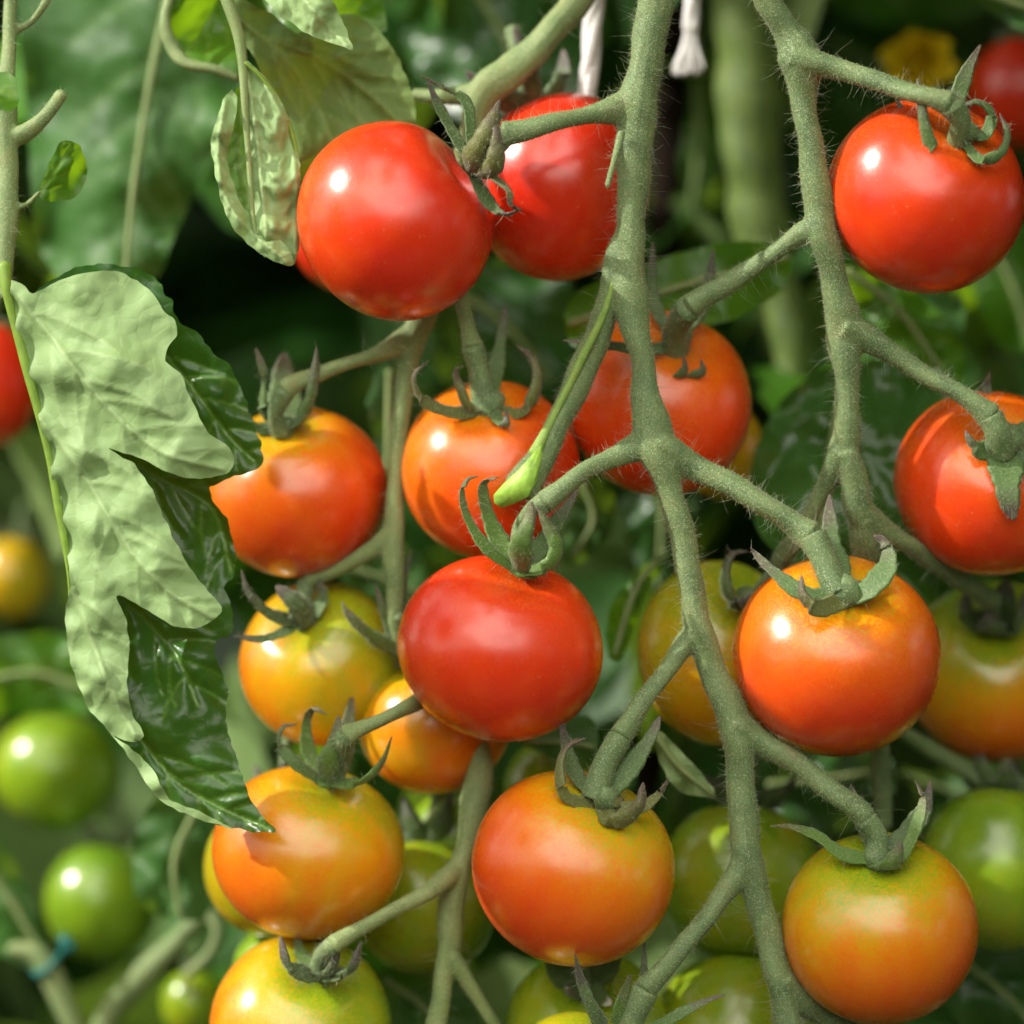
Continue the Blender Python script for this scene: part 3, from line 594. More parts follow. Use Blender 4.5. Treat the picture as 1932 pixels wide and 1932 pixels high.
tomato('small yellow-orange tomato tucked behind the round red tomato', 820, 1365, 145, 134, 30, (770, 1250), (.56, .44, .6, (.7, -.6), .10),
    [([(745, 1225, 18), (690, 1192, 12), (655, 1155, 10), (645, 1135, 10)], 20, M_SEPAL), ([(745, 1215, 20), (727, 1160, 14), (708, 1102, 12)], 16), ([(755, 1195, 20), (762, 1120, 16), (776, 1035, 14)], 15)],
    [(750, 1160, 20, 15), (752, 1190, 19, 14), (765, 1230, 20, 16)], bd=20, seed=10, mat=M_SEPALG)
tomato('orange and olive tomato at lower left, the leaf tip in front of it', 582, 1608, 182, 162, 19, (617, 1484), (.56, .40, .78, (-.85, -.45), .15),
    [([(608, 1485, -2), (562, 1445, -5), (528, 1405, -5), (533, 1372, -5), (562, 1366, -5)], 17, M_SEPALG), ([(610, 1475, 0), (582, 1420, 1), (578, 1362, 1), (592, 1337, -1), (616, 1348, -3)], 18),
     ([(615, 1490, -3), (622, 1430, -8), (634, 1385, -9), (638, 1350, -8)], 28), ([(622, 1488, -3), (680, 1476, -8), (720, 1440, -10), (740, 1388, -10)], 17), ([(630, 1465, 2), (650, 1400, 6), (665, 1308, 8)], 24, M_SEPALG)],
    [(652, 1390, 0, 20), (650, 1425, 0, 15), (632, 1475, -1, 17)], bd=-1, seed=11)
tomato('plump orange tomato at bottom centre with golden shoulders', 1082, 1638, 192, 184, 0, (1142, 1510), (.765, .37, .98, (-.75, -.45), .11),
    [([(1105, 1545, -14), (1068, 1505, -17), (1055, 1450, -16), (1070, 1408, -15), (1106, 1392, -14)], 18, M_SEPALO), ([(1110, 1520, -13), (1085, 1460, -11), (1066, 1400, -9), (1058, 1345, -8)], 22, M_SEPALD),
     ([(1130, 1515, -12), (1180, 1460, -12), (1225, 1395, -11), (1246, 1350, -10)], 26, M_SEPALG), ([(1115, 1548, -15), (1160, 1552, -19), (1205, 1522, -21), (1214, 1476, -20)], 28),
     ([(1150, 1540, -14), (1205, 1525, -15), (1242, 1500, -14), (1263, 1468, -12)], 18)],
    [(1170, 1392, -8, 23), (1142, 1440, -11, 23), (1122, 1510, -13, 29)], bd=-13, seed=12, mat=M_SEPALO)
tomato('orange tomato with an olive top at the bottom right corner', 1660, 1752, 185, 180, 0, (1652, 1620), (.675, .30, 1.05, (.65, -.7), .12),
    [([(1635, 1640, -13), (1590, 1612, -14), (1540, 1577, -12), (1490, 1560, -10), (1453, 1559, -9)], 19), ([(1655, 1645, -14), (1702, 1612, -16), (1732, 1550, -15), (1741, 1505, -13), (1727, 1473, -12)], 20),
     ([(1665, 1625, -11), (1710, 1575, -10), (1745, 1525, -9), (1755, 1473, -8)], 28, M_SEPALD), ([(1650, 1650, -14), (1680, 1632, -19), (1702, 1590, -20)], 28), ([(1640, 1615, -9), (1625, 1545, -5), (1605, 1480, -3)], 20, M_SEPALG)],
    [(1634, 1546, -8, 24), (1655, 1580, -10, 20), (1650, 1628, -12, 24)], bd=-13, seed=13)
tomato('orange-red tomato cut off by the right edge at mid height', 1866, 912, 180, 175, 18, (1884, 830), (.85, .66, .55, (-.2, -.8), .12),
    [([(1878, 865, -3), (1850, 852, -6), (1830, 832, -8), (1821, 812, -8)], 26, M_SEPALG), ([(1885, 870, -4), (1900, 920, -9), (1913, 982, -9)], 42, M_SEPALG), ([(1865, 800, 6), (1862, 740, 8), (1868, 700, 7)], 18, M_SEPALD),
     ([(1900, 855, -3), (1935, 815, -1), (1960, 780, 0)], 30), ([(1900, 870, -3), (1935, 905, -5), (1960, 930, -5)], 30)],
    [(1868, 786, -1, 26), (1884, 820, -4, 25), (1886, 858, -4, 29)], bd=-3, seed=14, mat=M_SEPALG)
tomato('olive-yellow tomato behind the middle stalk, left of the glinting one', 1358, 1232, 156, 175, 33, (1405, 1130), (.40, .28, .8, (0, -1), .08),
    [([(1400, 1172, 16), (1376, 1130, 11), (1368, 1080, 10), (1382, 1045, 11), (1412, 1040, 12)], 20, M_SEPALD), ([(1410, 1165, 16), (1452, 1100, 12), (1482, 1060, 11)], 18, M_SEPALD), ([(1400, 1170, 16), (1400, 1140, 10), (1420, 1120, 8)], 22)],
    [(1480, 1045, 14, 18), (1450, 1095, 17, 15), (1410, 1155, 19, 17)], bd=20, seed=15, mat=M_SEPALD)
tomato('blurred olive and orange tomato under the right-edge tomato', 1880, 1268, 170, 172, 60, (1868, 1180), (.58, .30, 1.0, (.3, -.9), .18),
    [([(1862, 1200, 42), (1822, 1160, 38), (1828, 1105, 38)], 28, M_SEPALD), ([(1878, 1200, 40), (1925, 1175, 36), (1935, 1110, 36)], 28, M_SEPALD), ([(1880, 1190, 42), (1892, 1140, 38), (1900, 1090, 38)], 36, M_SEPALD),
     ([(1868, 1205, 40), (1868, 1180, 34), (1870, 1145, 34)], 40, M_SEPALD)], [(1870, 1132, 38, 20), (1872, 1150, 40, 17), (1870, 1185, 42, 19)], bd=42, seed=16, mat=M_SEPALD, hairs=False)
tomato('yellow-green tomato at the bottom edge under the orange and olive one', 568, 1938, 172, 172, 22, (603, 1830), (.42, .24, .8, (-.9, 0), .17),
    [([(595, 1858, 6), (545, 1825, 0), (528, 1765, 0)], 22, M_SEPALD), ([(612, 1855, 5), (660, 1832, -1), (682, 1775, -1)], 22, M_SEPALD), ([(600, 1860, 6), (625, 1830, 0), (640, 1780, 0)], 18, M_SEPALD), ([(590, 1840, 8), (568, 1800, 9), (560, 1760, 9)], 20, M_SEPAL)],
    [(626, 1783, 2, 18), (606, 1805, 5, 15), (594, 1845, 7, 16)], bd=7, seed=17, mat=M_SEPALD)
tomato('shiny green tomato at the bottom edge below the plump orange one', 1108, 1945, 156, 152, 32, (1100, 1850), (.24, .19, .6, (0, 0), 0), 'auto', seed=18, hairs=False, mat=M_SEPALG, hookup=.8)
tomato('olive tomato barely showing at the bottom edge under spiky sepals', 1092, 2062, 150, 152, 2, (1160, 1975), (.42, .30, .8, (0, -1), .08),
    [([(1150, 1980, -8), (1122, 1915, -13), (1095, 1850, -13), (1085, 1800, -13)], 24, M_SEPALD), ([(1165, 1970, -6), (1170, 1900, -9), (1190, 1838, -8)], 24, M_SEPAL), ([(1178, 1975, -3), (1210, 1880, -1), (1216, 1768, 1)], 15, M_SEPALG),
     ([(1190, 1975, -8), (1280, 1915, -11), (1330, 1890, -11), (1368, 1876, -11)], 17, M_SEPALG)],
    [(1218, 1870, -8, 25), (1195, 1920, -8, 22), (1172, 1975, -7, 24)], bd=-6, seed=19, mat=M_SEPALD)
for (lab, cx, cy, rx, ry, d, rp, kw) in [
    ('green tomato behind the stalk between the two lower orange tomatoes', 800, 1712, 135, 128, 46, (.25, .20, .6, (-.6, -.5), .07), {}),
    ('dark green tomato with a glint right of the plump orange one', 1398, 1665, 155, 150, 46, (.22, .17, .6, (0, -.5), .05), {}),
    ('deep green tomato at the bottom edge left of the corner tomato', 1395, 1958, 165, 160, 40, (.21, .16, .6, (0, 0), 0), {}),
    ('large green tomato at the right edge behind the corner tomato', 1885, 1640, 150, 155, 46, (.19, .13, .6, (0, -.7), .09), {}),
    ('light green tomato peeping between the central red and plump orange ones', 1042, 1490, 92, 95, 52, (.20, .18, .6, (0, 0), 0), {}),
    ('pale green tomato beside the stalk under the small yellow-orange one', 856, 1582, 88, 88, 58, (.19, .15, .6, (0, 0), 0), {}),
    ('green tomato with a glint behind the bottom yellow-green one', 524, 1835, 86, 88, 52, (.17, .15, .6, (0, 0), 0), {}),
    ('mustard tomato mostly hidden behind the orange-red middle tomato', 1362, 850, 80, 92, 66, (.42, .36, .6, (0, 0), 0), {}),
    ('yellow rim of a tomato behind the orange and olive one', 512, 1640, 128, 130, 44, (.33, .28, .6, (0, 0), 0), {}),
    ('dark red tomato mostly hidden behind the big red one', 667, 448, 118, 108, 62, (1, 1, .3, (0, 0), 0), {}),
    ('blurred yellow-green tomato at the far left edge', 108, 1455, 122, 112, 160, (.15, .10, .7, (-.8, -.4), .08), {}),
    ('blurred plain green tomato at lower left under the bigger one', 192, 1705, 108, 112, 150, (.11, .08, .7, (-.3, -.8), .05), {}),
    ('small blurred green tomato at the bottom left beside pale stems', 365, 1895, 62, 66, 130, (.21, .18, .7, (0, 0), 0), {}),
    ('blurred dark red tomato cut off by the left edge', -35, 727, 108, 122, 110, (1, .98, .3, (0, 0), 0), {}),
    ('blurred mustard tomato at the left edge beside the leaf fold', 22, 1092, 72, 78, 190, (.40, .30, .6, (0, 0), 0), {}),
    ('blurred dull red tomato in the top right corner', 1925, 178, 102, 104, 130, (1, .98, .3, (0, 0), 0), {}),
]:
    far = d > 90
    tomato(lab, cx, cy, rx, ry, d, None, rp, 'auto', seed=len(lab) + cx % 13, res=(40, 30), hairs=False, mat=M_SEPALD, away=True, group='unripe and blurred tomatoes behind' if rp[0] < .9 else 'blurred red tomatoes behind', hookup=.8)

# ================================================================ FOLDED LEAF (left)
ORG = (20, 530, -3)
r, og = leaf_thing('large folded tomato leaf at left, pale underside turned out over dark green lobes', ORG, group=None, name='folded_leaf')
dark = [(105, 525), (150, 503), (225, 500), (288, 522), (318, 560), (335, 600), (380, 634), (392, 655), (432, 690), (458, 740), (478, 800), (495, 850), (486, 882), (430, 902), (392, 925), (425, 975), (442, 1030), (444, 1080), (424, 1108), (440, 1160), (436, 1195), (404, 1212),
        (412, 1260), (430, 1300), (424, 1360), (444, 1420), (462, 1480), (488, 1530), (519, 1568), (480, 1570), (420, 1558), (370, 1540), (310, 1512), (265, 1450), (215, 1385), (170, 1320), (150, 1240), (150, 1100), (130, 950), (100, 800), (70, 650), (60, 560)]
sheet('dark_blade', dark, [(60, 560, -1), (100, 800, 0), (130, 950, 0), (150, 1100, 0), (170, 1320, 0), (265, 1450, 0), (310, 1510, -1), (365, 1538, -2), (420, 1555, -5), (519, 1568, -8), (225, 500, -3), (318, 570, -2), (392, 655, 1), (458, 740, 2), (495, 850, 1), (420, 900, 0), (392, 925, 3), (442, 1050, 3), (436, 1195, 2),
      (430, 1300, 2), (400, 750, -1), (350, 700, 2), (400, 1000, 4), (350, 1000, 1), (330, 1200, 2), (370, 1250, -2), (340, 1350, -3), (300, 1300, 1), (440, 1400, 0), (400, 1450, -4), (460, 1500, -5)], M_LEAF, r, og, 1, 6,
      mids=[[(230, 1125), (290, 1185), (340, 1250), (372, 1330)], [(262, 1392), (330, 1470), (410, 1520), (505, 1562)], [(215, 850), (300, 900), (400, 960), (436, 1080)], [(290, 640), (370, 740), (430, 820), (480, 870)]], vstep=58, vlen=150, puck=1.3, rumple=.5, seed=1, serr=1.6, veinw=2.4)
fold = [(22, 527), (42, 536), (58, 552), (80, 545), (118, 527), (165, 513), (215, 511), (250, 525), (285, 552), (312, 588), (330, 606), (334, 632), (318, 655), (312, 680), (340, 706), (352, 735), (370, 772), (392, 815), (425, 838), (442, 866), (432, 890), (402, 901), (360, 902), (318, 892), (270, 868), (205, 846),
        (252, 876), (284, 920), (308, 972), (334, 1025), (358, 1070), (395, 1118), (418, 1146), (408, 1166), (374, 1184), (330, 1182), (290, 1158), (222, 1124), (238, 1170), (244, 1225), (240, 1290), (250, 1345), (270, 1388), (248, 1400), (216, 1388), (258, 1420), (290, 1455), (318, 1505), (372, 1530), (440, 1563),
        (365, 1541), (300, 1508), (258, 1450), (214, 1390), (170, 1340), (146, 1290), (128, 1220), (124, 1150), (132, 1095), (120, 1020), (104, 940), (88, 850), (64, 750), (40, 660), (18, 580)]
sheet('pale_fold', fold, [(18, 580, -3), (40, 660, -3), (64, 750, -3), (88, 850, -3), (104, 940, -3), (120, 1020, -3), (128, 1150, -3), (128, 1220, -3), (146, 1290, -3), (170, 1340, -3), (214, 1390, -4), (258, 1450, -5.5), (300, 1508, -6.5), (365, 1541, -7),
      (120, 700, -11), (160, 850, -11), (180, 1000, -11), (190, 1150, -10), (190, 1280, -9), (60, 560, -6), (165, 560, -9), (250, 530, -7), (300, 620, -9), (220, 700, -14), (300, 760, -14), (360, 850, -15), (430, 870, -13), (240, 850, -11), (260, 960, -13), (300, 1060, -14), (400, 1150, -12), (330, 1170, -12),
      (230, 1100, -11), (240, 1300, -9), (260, 1390, -7.5), (300, 1480, -8.5)], M_LEAFU, r, og, -1, 5,
      mids=[[(20, 545), (100, 640), (190, 755), (300, 850), (420, 885)], [(75, 790), (160, 900), (240, 1030), (310, 1110), (400, 1165)], [(125, 1080), (170, 1200), (210, 1300), (255, 1390)]], vstep=70, vlen=190, puck=.95, rumple=.5, seed=2, serr=.8, veinw=3.0, ang=48)
rod('midrib', [(8, 500, -2, 14), (12, 540, -3, 11), (24, 600, -3, 8), (46, 680, -3.3, 8.5), (70, 770, -3.3, 8), (90, 850, -3.3, 7), (104, 925, -3.3, 7.5), (120, 1010, -3.3, 7), (131, 1085, -3.3, 5), (132, 1130, -3, 3)], M_RIB, r, og)
# ---------------------------------------------------------------- leaf above the big red tomato
r, og = leaf_thing('curled leaf above the big red tomato, olive blade with a pale puckered strip', (440, 60, 4), group=None, name='curled_leaf')
sheet('olive_blade', [(438, -30), (470, 5), (520, 30), (552, 62), (590, 55), (650, 28), (700, 45), (740, 90), (768, 150), (784, 205), (780, 260), (740, 330), (690, 400), (600, 450), (570, 400), (560, 300), (530, 210), (480, 110), (450, 60)],
      [(450, 0, 4), (460, 100, 6), (700, 60, 16), (780, 220, 14), (640, 180, 18), (560, 300, 8), (600, 350, 20), (680, 380, 24), (540, 60, 8)], M_LEAFO, r, og, -1, 7,
      mids=[[(455, 40), (540, 110), (600, 200), (640, 300)], [(500, 70), (600, 110), (700, 180), (770, 250)]], vstep=60, vlen=170, puck=1.0, rumple=.8, seed=3, veinw=2.6, ang=45)
sheet('puckered_strip', [(462, 108), (478, 125), (505, 150), (535, 200), (556, 260), (567, 330), (569, 420), (561, 480), (552, 500), (525, 495), (498, 480), (470, 455), (450, 420), (472, 405), (478, 380), (478, 330), (470, 270), (460, 200), (458, 140)],
      [(462, 110, 1), (470, 270, 0), (478, 380, -1), (500, 470, -2), (555, 490, -2), (569, 400, 2), (556, 260, 3), (530, 340, -4), (510, 250, -2), (515, 430, -5)], M_LEAFU, r, og, -1, 4.5,
      mids=[[(465, 130), (480, 230), (492, 330), (505, 480)], [(490, 140), (540, 240), (558, 340), (556, 480)]], vstep=44, vlen=50, puck=1.3, rumple=.8, seed=4, veinw=2.8)
sheet('rolled_edge', [(440, 168), (448, 190), (442, 235), (430, 290), (440, 345), (456, 385), (482, 412), (520, 440), (548, 478), (550, 502), (520, 494), (482, 472), (448, 440), (424, 400), (410, 350), (402, 300), (398, 262), (412, 215), (424, 182)],
      [(440, 170, -1), (398, 265, -1), (415, 250, -5), (415, 330, -5), (440, 420, -5), (500, 470, -4), (482, 420, -2), (440, 300, -1)], M_LEAFU, r, og, -1, 4.5, mids=[[(425, 190), (412, 300), (440, 400), (540, 495)]], vstep=30, vlen=25, puck=1.0, rumple=.8, seed=5, veinw=2.4)
sheet('inner_blade', [(445, 165), (470, 180), (482, 300), (490, 420), (460, 400), (435, 350), (425, 290), (432, 220)], [(445, 165, 4), (480, 400, 3), (430, 290, 4)], M_LEAFB, r, og, 1, 7, mids=[[(455, 170), (450, 280), (470, 390)]], vstep=40, vlen=40, puck=.6, seed=6)
rod('midrib', [(405, -60, 1, 12), (428, 0, 0, 12), (448, 60, 0, 11), (458, 120, 0, 9), (462, 200, -.5, 7), (468, 280, -1, 6), (474, 370, -2, 5), (482, 440, -2.5, 4), (500, 485, -3, 2)], M_STEMB, r, og)
rod('side_vein', [(462, 118, -.5, 4), (495, 148, 0, 4), (530, 200, 1, 4), (553, 260, 2, 4), (565, 330, 2, 4), (567, 400, 1, 3.6), (558, 470, -1, 2)], M_RIB, r, og)
r, og = leaf_thing('pale leaf tip hanging from the top edge over the olive leaf', (560, 0, -4), name='leaf_tip')
sheet('blade', [(470, -60), (500, 0), (540, 38), (590, 68), (640, 86), (664, 94), (658, 66), (646, 35), (628, 5), (610, -60)], [(480, -40, -2), (540, 38, -5), (664, 94, -8), (600, 20, -9), (640, 30, -5)], M_LEAFU, r, og, -1, 5, mids=[[(530, -50), (600, 30), (660, 92)]], vstep=28, vlen=60, puck=.9, rumple=.7, seed=7)
r, og = leaf_thing('bright green leaf with a pale rolled rim near the top left', (380, 50, 24), name='rimmed_leaf')
sheet('blade', [(325, -30), (312, 30), (318, 80), (350, 118), (400, 132), (448, 150), (452, 60), (420, -10), (380, -60)], [(330, 0, 22), (440, 140, 20), (400, 40, 30)], M_LEAFB, r, og, 1, 7, mids=[[(420, -40), (395, 40), (340, 110)]], vstep=40, vlen=80, puck=.8, seed=8)
rod('rolled_rim', [(345, -50, 20, 9), (322, -5, 20, 11), (310, 45, 19, 11), (325, 90, 19, 12), (352, 118, 18, 10), (400, 130, 18, 9), (448, 148, 19, 8)], M_STEMP, r, og, wob=.15)
r, og = leaf_thing('bright green leaf scrap between the pale tip and the olive leaf', (560, 40, 20), name='leaf_scrap')
sheet('blade', [(480, -40), (500, 10), (540, 50), (570, 70), (620, 60), (690, 50), (728, 60), (722, 10), (690, -40)], [(480, 0, 24), (560, 60, 18), (700, 20, 30)], M_LEAFB, r, og, 1, 9, mids=[[(500, -30), (560, 20), (720, 40)]], vstep=36, vlen=60, puck=.8, seed=9)
# ---------------------------------------------------------------- leaves behind
def backleaf(label, outline, mid, d, mat, seed, dz=10, face=1, group='leaves behind the fruit', vstep=90, veinw=6, puck=1.5, sp=14, rumple=1.5, ang=50, vlen=220, tilt=None):
    cx = sum(p[0] for p in outline) / len(outline); cy = sum(p[1] for p in outline) / len(outline)
    r, og = leaf_thing(label, (cx, cy, d), group)
    ctrl = [(x, y, d + dz * (((i * 7) % 5) / 4 - .3)) for i, (x, y) in enumerate(outline)] + [(x, y, d - dz * .3) for x, y in mid]
    if tilt: ctrl = [(x, y, z + (x - cx) * tilt[0] + (y - cy) * tilt[1]) for x, y, z in ctrl]
    sheet('blade', outline, ctrl, mat, r, og, face, sp, mids=[mid], vstep=vstep, vlen=vlen, puck=puck, rumple=rumple, seed=seed, veinw=veinw, ang=ang)
    mp_ = [(x, y, d - dz * .3 - .5 + ((x - cx) * tilt[0] + (y - cy) * tilt[1] if tilt else 0), 6 * (1 - i / (len(mid) + .5)) + 2) for i, (x, y) in enumerate(mid)]
    rod('midrib', mp_, M_STEMB, r, og); return r
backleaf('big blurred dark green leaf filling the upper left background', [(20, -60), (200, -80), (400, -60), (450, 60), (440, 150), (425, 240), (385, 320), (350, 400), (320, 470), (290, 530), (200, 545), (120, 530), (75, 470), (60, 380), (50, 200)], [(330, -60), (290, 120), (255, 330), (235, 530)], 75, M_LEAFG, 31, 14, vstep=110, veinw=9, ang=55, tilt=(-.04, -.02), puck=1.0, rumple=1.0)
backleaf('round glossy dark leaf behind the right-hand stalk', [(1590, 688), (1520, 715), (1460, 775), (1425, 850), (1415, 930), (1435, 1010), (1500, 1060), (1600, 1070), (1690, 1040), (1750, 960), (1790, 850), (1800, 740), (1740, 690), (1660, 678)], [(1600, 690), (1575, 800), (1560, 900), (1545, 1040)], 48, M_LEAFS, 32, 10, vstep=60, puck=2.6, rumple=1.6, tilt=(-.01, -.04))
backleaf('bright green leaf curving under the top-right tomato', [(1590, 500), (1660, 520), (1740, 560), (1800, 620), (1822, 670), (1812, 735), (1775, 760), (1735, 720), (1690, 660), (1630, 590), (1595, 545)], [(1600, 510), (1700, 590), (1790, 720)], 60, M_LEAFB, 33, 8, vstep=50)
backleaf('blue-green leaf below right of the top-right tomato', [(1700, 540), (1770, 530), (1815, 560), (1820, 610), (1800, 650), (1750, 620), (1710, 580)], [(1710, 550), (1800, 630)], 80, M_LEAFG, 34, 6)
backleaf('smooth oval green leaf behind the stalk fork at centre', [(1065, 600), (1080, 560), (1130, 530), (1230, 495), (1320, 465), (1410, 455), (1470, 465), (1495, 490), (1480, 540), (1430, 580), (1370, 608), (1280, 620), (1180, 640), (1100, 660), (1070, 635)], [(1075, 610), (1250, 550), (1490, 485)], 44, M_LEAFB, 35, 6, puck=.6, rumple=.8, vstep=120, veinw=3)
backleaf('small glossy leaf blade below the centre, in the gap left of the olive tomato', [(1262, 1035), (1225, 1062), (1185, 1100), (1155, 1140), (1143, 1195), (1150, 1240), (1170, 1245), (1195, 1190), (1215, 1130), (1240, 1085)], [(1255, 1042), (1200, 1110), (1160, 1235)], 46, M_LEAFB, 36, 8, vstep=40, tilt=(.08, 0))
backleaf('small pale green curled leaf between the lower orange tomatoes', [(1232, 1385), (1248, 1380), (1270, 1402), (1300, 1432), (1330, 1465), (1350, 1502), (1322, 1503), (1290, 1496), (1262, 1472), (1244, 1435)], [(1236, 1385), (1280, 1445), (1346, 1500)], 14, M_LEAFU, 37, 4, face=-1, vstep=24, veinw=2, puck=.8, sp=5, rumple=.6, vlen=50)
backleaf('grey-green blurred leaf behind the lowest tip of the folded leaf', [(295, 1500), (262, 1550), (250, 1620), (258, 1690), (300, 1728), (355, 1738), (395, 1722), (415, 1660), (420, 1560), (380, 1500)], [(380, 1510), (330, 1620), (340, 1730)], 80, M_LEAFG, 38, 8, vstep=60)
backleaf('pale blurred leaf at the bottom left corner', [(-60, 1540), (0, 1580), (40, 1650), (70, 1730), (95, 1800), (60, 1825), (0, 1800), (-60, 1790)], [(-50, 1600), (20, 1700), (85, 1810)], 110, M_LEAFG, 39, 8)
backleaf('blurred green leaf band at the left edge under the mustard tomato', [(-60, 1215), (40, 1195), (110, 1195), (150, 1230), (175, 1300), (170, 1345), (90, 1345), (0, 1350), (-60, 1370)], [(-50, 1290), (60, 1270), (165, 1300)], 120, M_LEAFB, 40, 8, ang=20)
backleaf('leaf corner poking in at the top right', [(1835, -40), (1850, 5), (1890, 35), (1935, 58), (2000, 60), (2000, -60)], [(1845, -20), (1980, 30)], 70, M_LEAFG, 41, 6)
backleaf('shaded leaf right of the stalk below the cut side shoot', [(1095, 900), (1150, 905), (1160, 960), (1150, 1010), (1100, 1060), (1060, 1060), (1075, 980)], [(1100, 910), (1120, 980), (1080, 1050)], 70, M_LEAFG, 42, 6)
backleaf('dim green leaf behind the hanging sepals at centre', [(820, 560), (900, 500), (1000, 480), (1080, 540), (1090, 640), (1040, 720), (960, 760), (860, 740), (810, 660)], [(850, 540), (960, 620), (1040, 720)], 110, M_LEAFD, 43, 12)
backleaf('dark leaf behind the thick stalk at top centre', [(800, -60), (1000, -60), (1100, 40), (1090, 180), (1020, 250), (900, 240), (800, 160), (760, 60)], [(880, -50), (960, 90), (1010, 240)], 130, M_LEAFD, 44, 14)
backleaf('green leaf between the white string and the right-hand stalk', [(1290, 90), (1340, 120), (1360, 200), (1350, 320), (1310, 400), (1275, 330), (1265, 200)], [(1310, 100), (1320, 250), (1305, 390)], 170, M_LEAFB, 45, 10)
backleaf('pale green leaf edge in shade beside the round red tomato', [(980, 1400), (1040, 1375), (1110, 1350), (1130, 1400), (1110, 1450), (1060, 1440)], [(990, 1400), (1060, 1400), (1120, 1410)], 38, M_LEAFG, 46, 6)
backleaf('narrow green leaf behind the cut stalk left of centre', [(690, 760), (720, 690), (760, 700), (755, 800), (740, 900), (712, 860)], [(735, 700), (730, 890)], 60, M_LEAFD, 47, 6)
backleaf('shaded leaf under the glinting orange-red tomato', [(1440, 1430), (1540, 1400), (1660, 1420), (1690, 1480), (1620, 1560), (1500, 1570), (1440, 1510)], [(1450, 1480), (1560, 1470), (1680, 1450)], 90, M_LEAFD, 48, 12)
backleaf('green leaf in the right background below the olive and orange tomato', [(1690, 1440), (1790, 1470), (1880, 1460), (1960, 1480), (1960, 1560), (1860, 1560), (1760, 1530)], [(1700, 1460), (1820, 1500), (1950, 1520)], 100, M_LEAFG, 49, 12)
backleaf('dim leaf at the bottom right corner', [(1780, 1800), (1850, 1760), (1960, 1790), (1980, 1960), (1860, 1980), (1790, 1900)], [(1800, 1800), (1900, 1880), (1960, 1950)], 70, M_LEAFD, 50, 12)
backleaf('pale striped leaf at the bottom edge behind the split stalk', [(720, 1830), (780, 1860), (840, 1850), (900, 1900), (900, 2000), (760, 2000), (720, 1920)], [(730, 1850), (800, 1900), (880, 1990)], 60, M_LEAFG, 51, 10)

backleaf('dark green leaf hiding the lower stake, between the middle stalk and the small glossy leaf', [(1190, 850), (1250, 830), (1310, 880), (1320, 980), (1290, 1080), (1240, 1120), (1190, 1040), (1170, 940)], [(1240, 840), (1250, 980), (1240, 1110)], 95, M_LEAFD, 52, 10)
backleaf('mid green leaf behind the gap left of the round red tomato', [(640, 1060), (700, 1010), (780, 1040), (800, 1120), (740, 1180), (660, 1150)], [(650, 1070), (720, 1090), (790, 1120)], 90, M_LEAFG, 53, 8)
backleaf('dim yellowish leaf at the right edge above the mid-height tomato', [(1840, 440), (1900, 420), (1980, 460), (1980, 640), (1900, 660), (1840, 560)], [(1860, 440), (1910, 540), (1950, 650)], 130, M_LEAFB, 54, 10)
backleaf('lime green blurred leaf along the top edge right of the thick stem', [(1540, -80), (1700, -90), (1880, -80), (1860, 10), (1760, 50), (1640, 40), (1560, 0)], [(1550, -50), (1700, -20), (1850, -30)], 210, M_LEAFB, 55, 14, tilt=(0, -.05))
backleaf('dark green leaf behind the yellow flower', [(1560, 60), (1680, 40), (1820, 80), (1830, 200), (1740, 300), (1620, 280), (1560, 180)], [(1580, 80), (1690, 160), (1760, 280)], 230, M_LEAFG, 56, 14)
# ---------------------------------------------------------------- left-hand plant stem
r = empty('tomato_vine', P(12, 300, 2)); og = P(12, 300, 2); tag(r, 'upright green stem along the left edge with a cut stub and baby leaf', 'plant stem')
o, V, F = merged_stem('stalk', [[(22, -130, 6, 13), (20, 0, 6, 14), (14, 130, 4, 15), (10, 230, 3, 23), (14, 330, 2, 22), (12, 430, 1, 20), (9, 500, 0, 18), (10, 560, -1, 10)],
    [(14, 262, 3, 18), (48, 250, 2, 15), (84, 222, 1, 13), (117, 175, 0, 13)], [(22, 60, 6, 10), (60, 40, 6, 7), (88, 0, 5, 8), (110, -60, 5, 8)], [(22, 395, 2, 7), (50, 385, 1, 6), (75, 362, 0, 5)]], M_STEMP, r, og, .0004, 3)
hv, hf = hair_mesh(V, F, 400, .0003, .0018, .00004, 77); tag(mesh_obj('long_hairs', hv, hf, M_HAIR, r, og), kind='stuff')
sheet('baby_leaf', [(72, 365), (88, 320), (105, 282), (125, 266), (150, 275), (163, 310), (160, 345), (140, 372), (110, 380), (84, 378)], [(72, 365, 0), (125, 266, -2), (160, 330, 3), (110, 378, 2), (115, 310, -1)], M_LEAFB, r, og, 1, 4, mids=[[(74, 364), (105, 320), (132, 275)]], vstep=30, vlen=40, puck=.4, rumple=.3, seed=12, veinw=2.4)
sheet('lower_leaf', [(-30, 140), (0, 135), (28, 145), (36, 175), (28, 205), (0, 210), (-30, 200)], [(0, 140, -14), (30, 180, -16), (0, 205, -15)], M_LEAFB, r, og, 1, 6, mids=[[(-25, 170), (30, 175)]], vstep=40, vlen=30, puck=.3, seed=13)
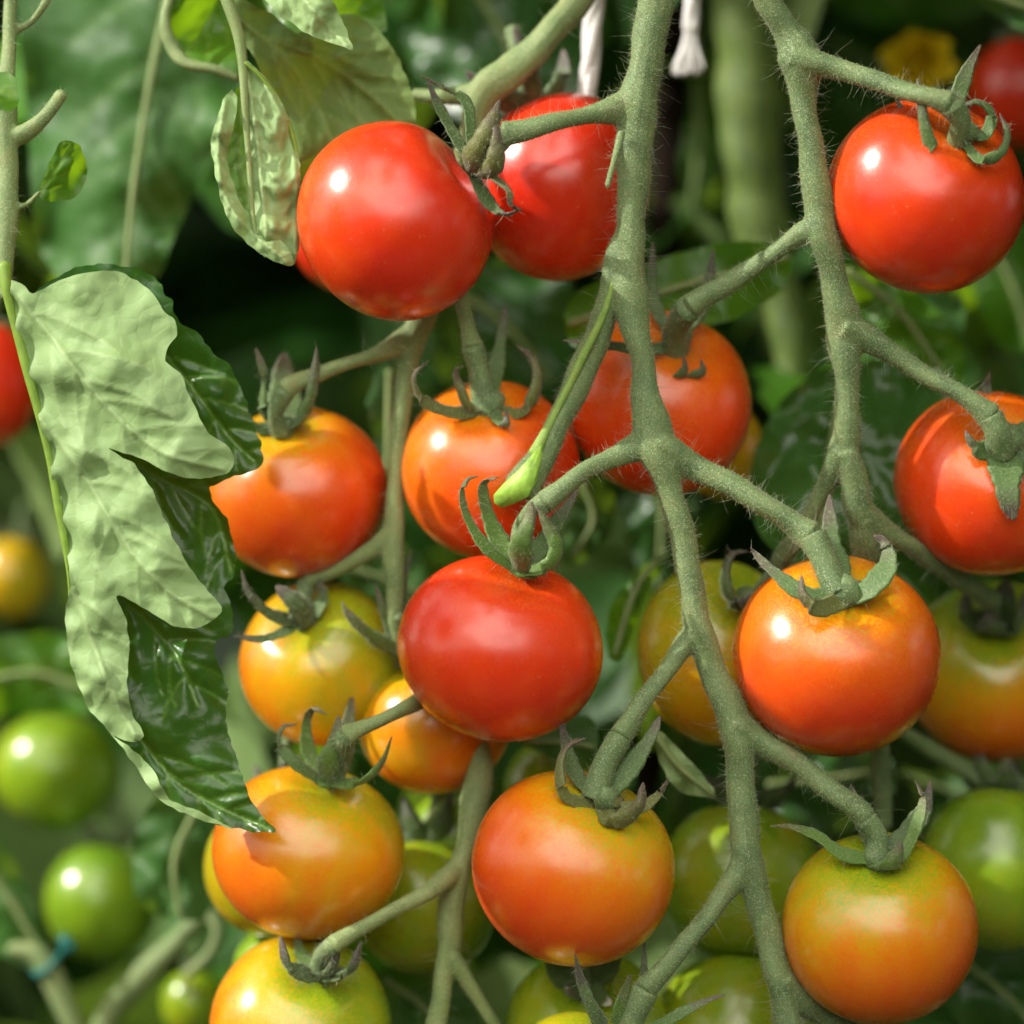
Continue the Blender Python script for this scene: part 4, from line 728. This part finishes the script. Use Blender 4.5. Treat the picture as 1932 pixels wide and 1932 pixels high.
# ---------------------------------------------------------------- thick stems, stake and strings behind
r = empty('tomato_vine', P(1415, 300, 120)); tag(r, 'thick blurred green plant stem behind the two fruit stalks at upper centre-right', 'plant stem')
rod('stalk', [(1395, -160, 125, 58), (1405, 0, 122, 60), (1415, 200, 120, 60), (1430, 400, 120, 54), (1462, 520, 118, 42), (1492, 640, 116, 36), (1505, 760, 116, 34), (1510, 1000, 116, 38), (1520, 1500, 116, 38), (1520, 2100, 116, 40)], M_STEMM, r, P(1415, 300, 120), 20, .07, 5)
M_STK = plain('stake_bark', (.014, .009, .006), .9, 60, .5); M_STK.node_tree.nodes['Principled BSDF'].inputs['Specular IOR Level'].default_value = .08
r = empty('garden_stake', P(1262, 300, 170)); tag(r, 'dark brown garden stake, blurred, right behind the middle stalk', 'stake')
rod('pole', [(1285, -160, 172, 34), (1262, 300, 170, 33), (1245, 800, 168, 33), (1225, 1400, 166, 33), (1210, 2200, 165, 33)], M_STK, r, P(1262, 300, 170), 14, .05, 6)
M_STR = plain('string_white', (.80, .78, .76), .8, 900, .12)
r = empty('support_string', P(1120, 100, 40)); tag(r, 'white support string hanging down behind the red tomato at top centre', 'string', 'white support strings')
for k_ in range(3):
    rod('strand', [(1136 + 6 * math.sin(i * .55 + k_ * 2.1) - i * 2.1, -160 + i * 26, 40 + .8 * math.cos(i * .55 + k_ * 2.1), 13) for i in range(17)], M_STR, r, P(1120, 100, 40), 8, .06, k_)
r = empty('support_string', P(1300, 60, 60)); tag(r, 'short white string with a frayed end at the top edge', 'string', 'white support strings')
for k_ in range(3):
    rod('strand', [(1312 + 5 * math.sin(i * .5 + k_ * 2.1) - i * .9, -160 + i * 24, 60 + .8 * math.cos(i * .5 + k_ * 2.1), 11) for i in range(10)], M_STR, r, P(1300, 60, 60), 8, .06, k_)
parts = []
for k_ in range(46):
    a_ = rs.uniform(-1, 1); z_ = rs.uniform(-1.2, 1.2)
    parts.append(tube(world_path([(1303 + a_ * 6, 45, 60 + z_ * .5, 4), (1302 + a_ * 16, 90, 60 + z_, 3.6), (1300 + a_ * 32, 128 + rs.uniform(-8, 14), 60 + z_ * 2, 2.4)]), 5))
V, F = join(parts); mesh_obj('frayed_end', V, F, M_STR, r, P(1300, 60, 60))
r = empty('tomato_vine', P(300, 1830, 115)); tag(r, 'blurred pale stem rising diagonally at the bottom left', 'plant stem')
rod('stalk', [(150, 2040, 118, 26), (210, 1910, 116, 24), (290, 1820, 114, 22), (345, 1765, 112, 20), (395, 1720, 108, 16)], M_STEMP, r, P(300, 1830, 115), 12, .08, 8)
rod('side_stalk', [(395, 1720, 108, 14), (412, 1755, 106, 12), (395, 1800, 106, 11), (350, 1840, 108, 10)], M_STEMP, r, P(300, 1830, 115))
r = empty('leaf_stalk', P(90, 1860, 108)); tag(r, 'blurred pale leaf stalk in the bottom left corner', 'leaf stalk')
rod('stalk', [(20, 1790, 108, 14), (75, 1805, 108, 22), (110, 1870, 108, 22), (150, 1960, 108, 20), (190, 2060, 108, 20)], M_STEMP, r, P(90, 1860, 108), 12, .06, 9)
M_TEAL = plain('clip_teal', (.015, .16, .14), .5, 40, .1)
r = empty('plant_clip', P(95, 1810, 100)); tag(r, 'small blurred teal plastic plant clip on the corner leaf stalk', 'plant clip')
rod('ring', [(62, 1826, 112, 7), (72, 1838, 106, 7), (92, 1826, 104, 6), (112, 1802, 106, 6), (124, 1786, 112, 9)], M_TEAL, r, P(95, 1810, 100))
rod('hinge', [(118, 1770, 100, 12), (136, 1790, 100, 12)], M_TEAL, r, P(95, 1810, 100))
# ---------------------------------------------------------------- yellow flower
M_PET = plain('petal_yellow', (.95, .78, .02), .6, 60, .08, .5)
fl = P(1735, 118, 150); r = empty('tomato_flower', fl); tag(r, 'blurred yellow tomato flower left of the dull red corner tomato', 'flower')
for k_ in range(6):
    a_ = k_ * 1.047 + .3; dx, dy = math.cos(a_), math.sin(a_); pts = []
    V_, F_, al = sepal_mesh([np.array(P(1735 + dx * q * 80, 118 + dy * q * 62, 150 - 34 * q + 16 * q * q)) for q in (0, .35, .7, 1)], PR(112, 150), np.array(fl) + np.array([0, .01, 0]), Vector((0, -1, 0)), k_, flat=.08)
    mesh_obj('petal', V_, F_, M_PET, r, fl)
rod('stamen_cone', [(1735, 118, 150, 12), (1732, 122, 140, 10), (1730, 126, 134, 3)], M_PET, r, fl)
# ---------------------------------------------------------------- foliage of the same plants beyond the frame edges
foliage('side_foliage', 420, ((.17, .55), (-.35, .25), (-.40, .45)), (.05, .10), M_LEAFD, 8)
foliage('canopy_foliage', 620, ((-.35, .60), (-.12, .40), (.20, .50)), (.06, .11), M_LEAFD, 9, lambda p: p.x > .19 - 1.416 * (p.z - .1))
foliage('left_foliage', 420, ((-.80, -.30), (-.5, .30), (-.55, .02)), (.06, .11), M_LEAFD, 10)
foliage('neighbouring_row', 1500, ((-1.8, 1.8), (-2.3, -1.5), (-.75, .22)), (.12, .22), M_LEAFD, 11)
# unseen leaflets added past the left edge to shade the lower middle fruit
parts = []
for (x, y, d, yaw, L_, tilt_) in [(-330, 410, -30, 0, .060, 0), (-345, 460, -30, .1, .060, .1), (-360, 500, -28, -.1, .060, -.1), (-330, 610, -29, .1, .058, .1), (-350, 700, -30, -.1, .055, 0), (-370, 400, -45, .1, .045, .1), (-340, 640, -50, 0, .045, 0)]:
    v, f = LT[int(x + y) % 6]; p0 = np.array(P(x, y, d)); v = v * L_
    # blade runs towards the camera, its width up and down
    q = np.c_[v[:, 2] * .6 + v[:, 0] * tilt_, -v[:, 1], v[:, 0] * 1.5]; ca, sa_ = math.cos(yaw), math.sin(yaw)
    q = np.c_[q[:, 0] * ca - q[:, 1] * sa_, q[:, 0] * sa_ + q[:, 1] * ca, q[:, 2]]
    parts.append((q + p0, f))
V, F = join(parts); tag(mesh_obj('shade_leaflets', V, F, M_LEAF), kind='stuff')
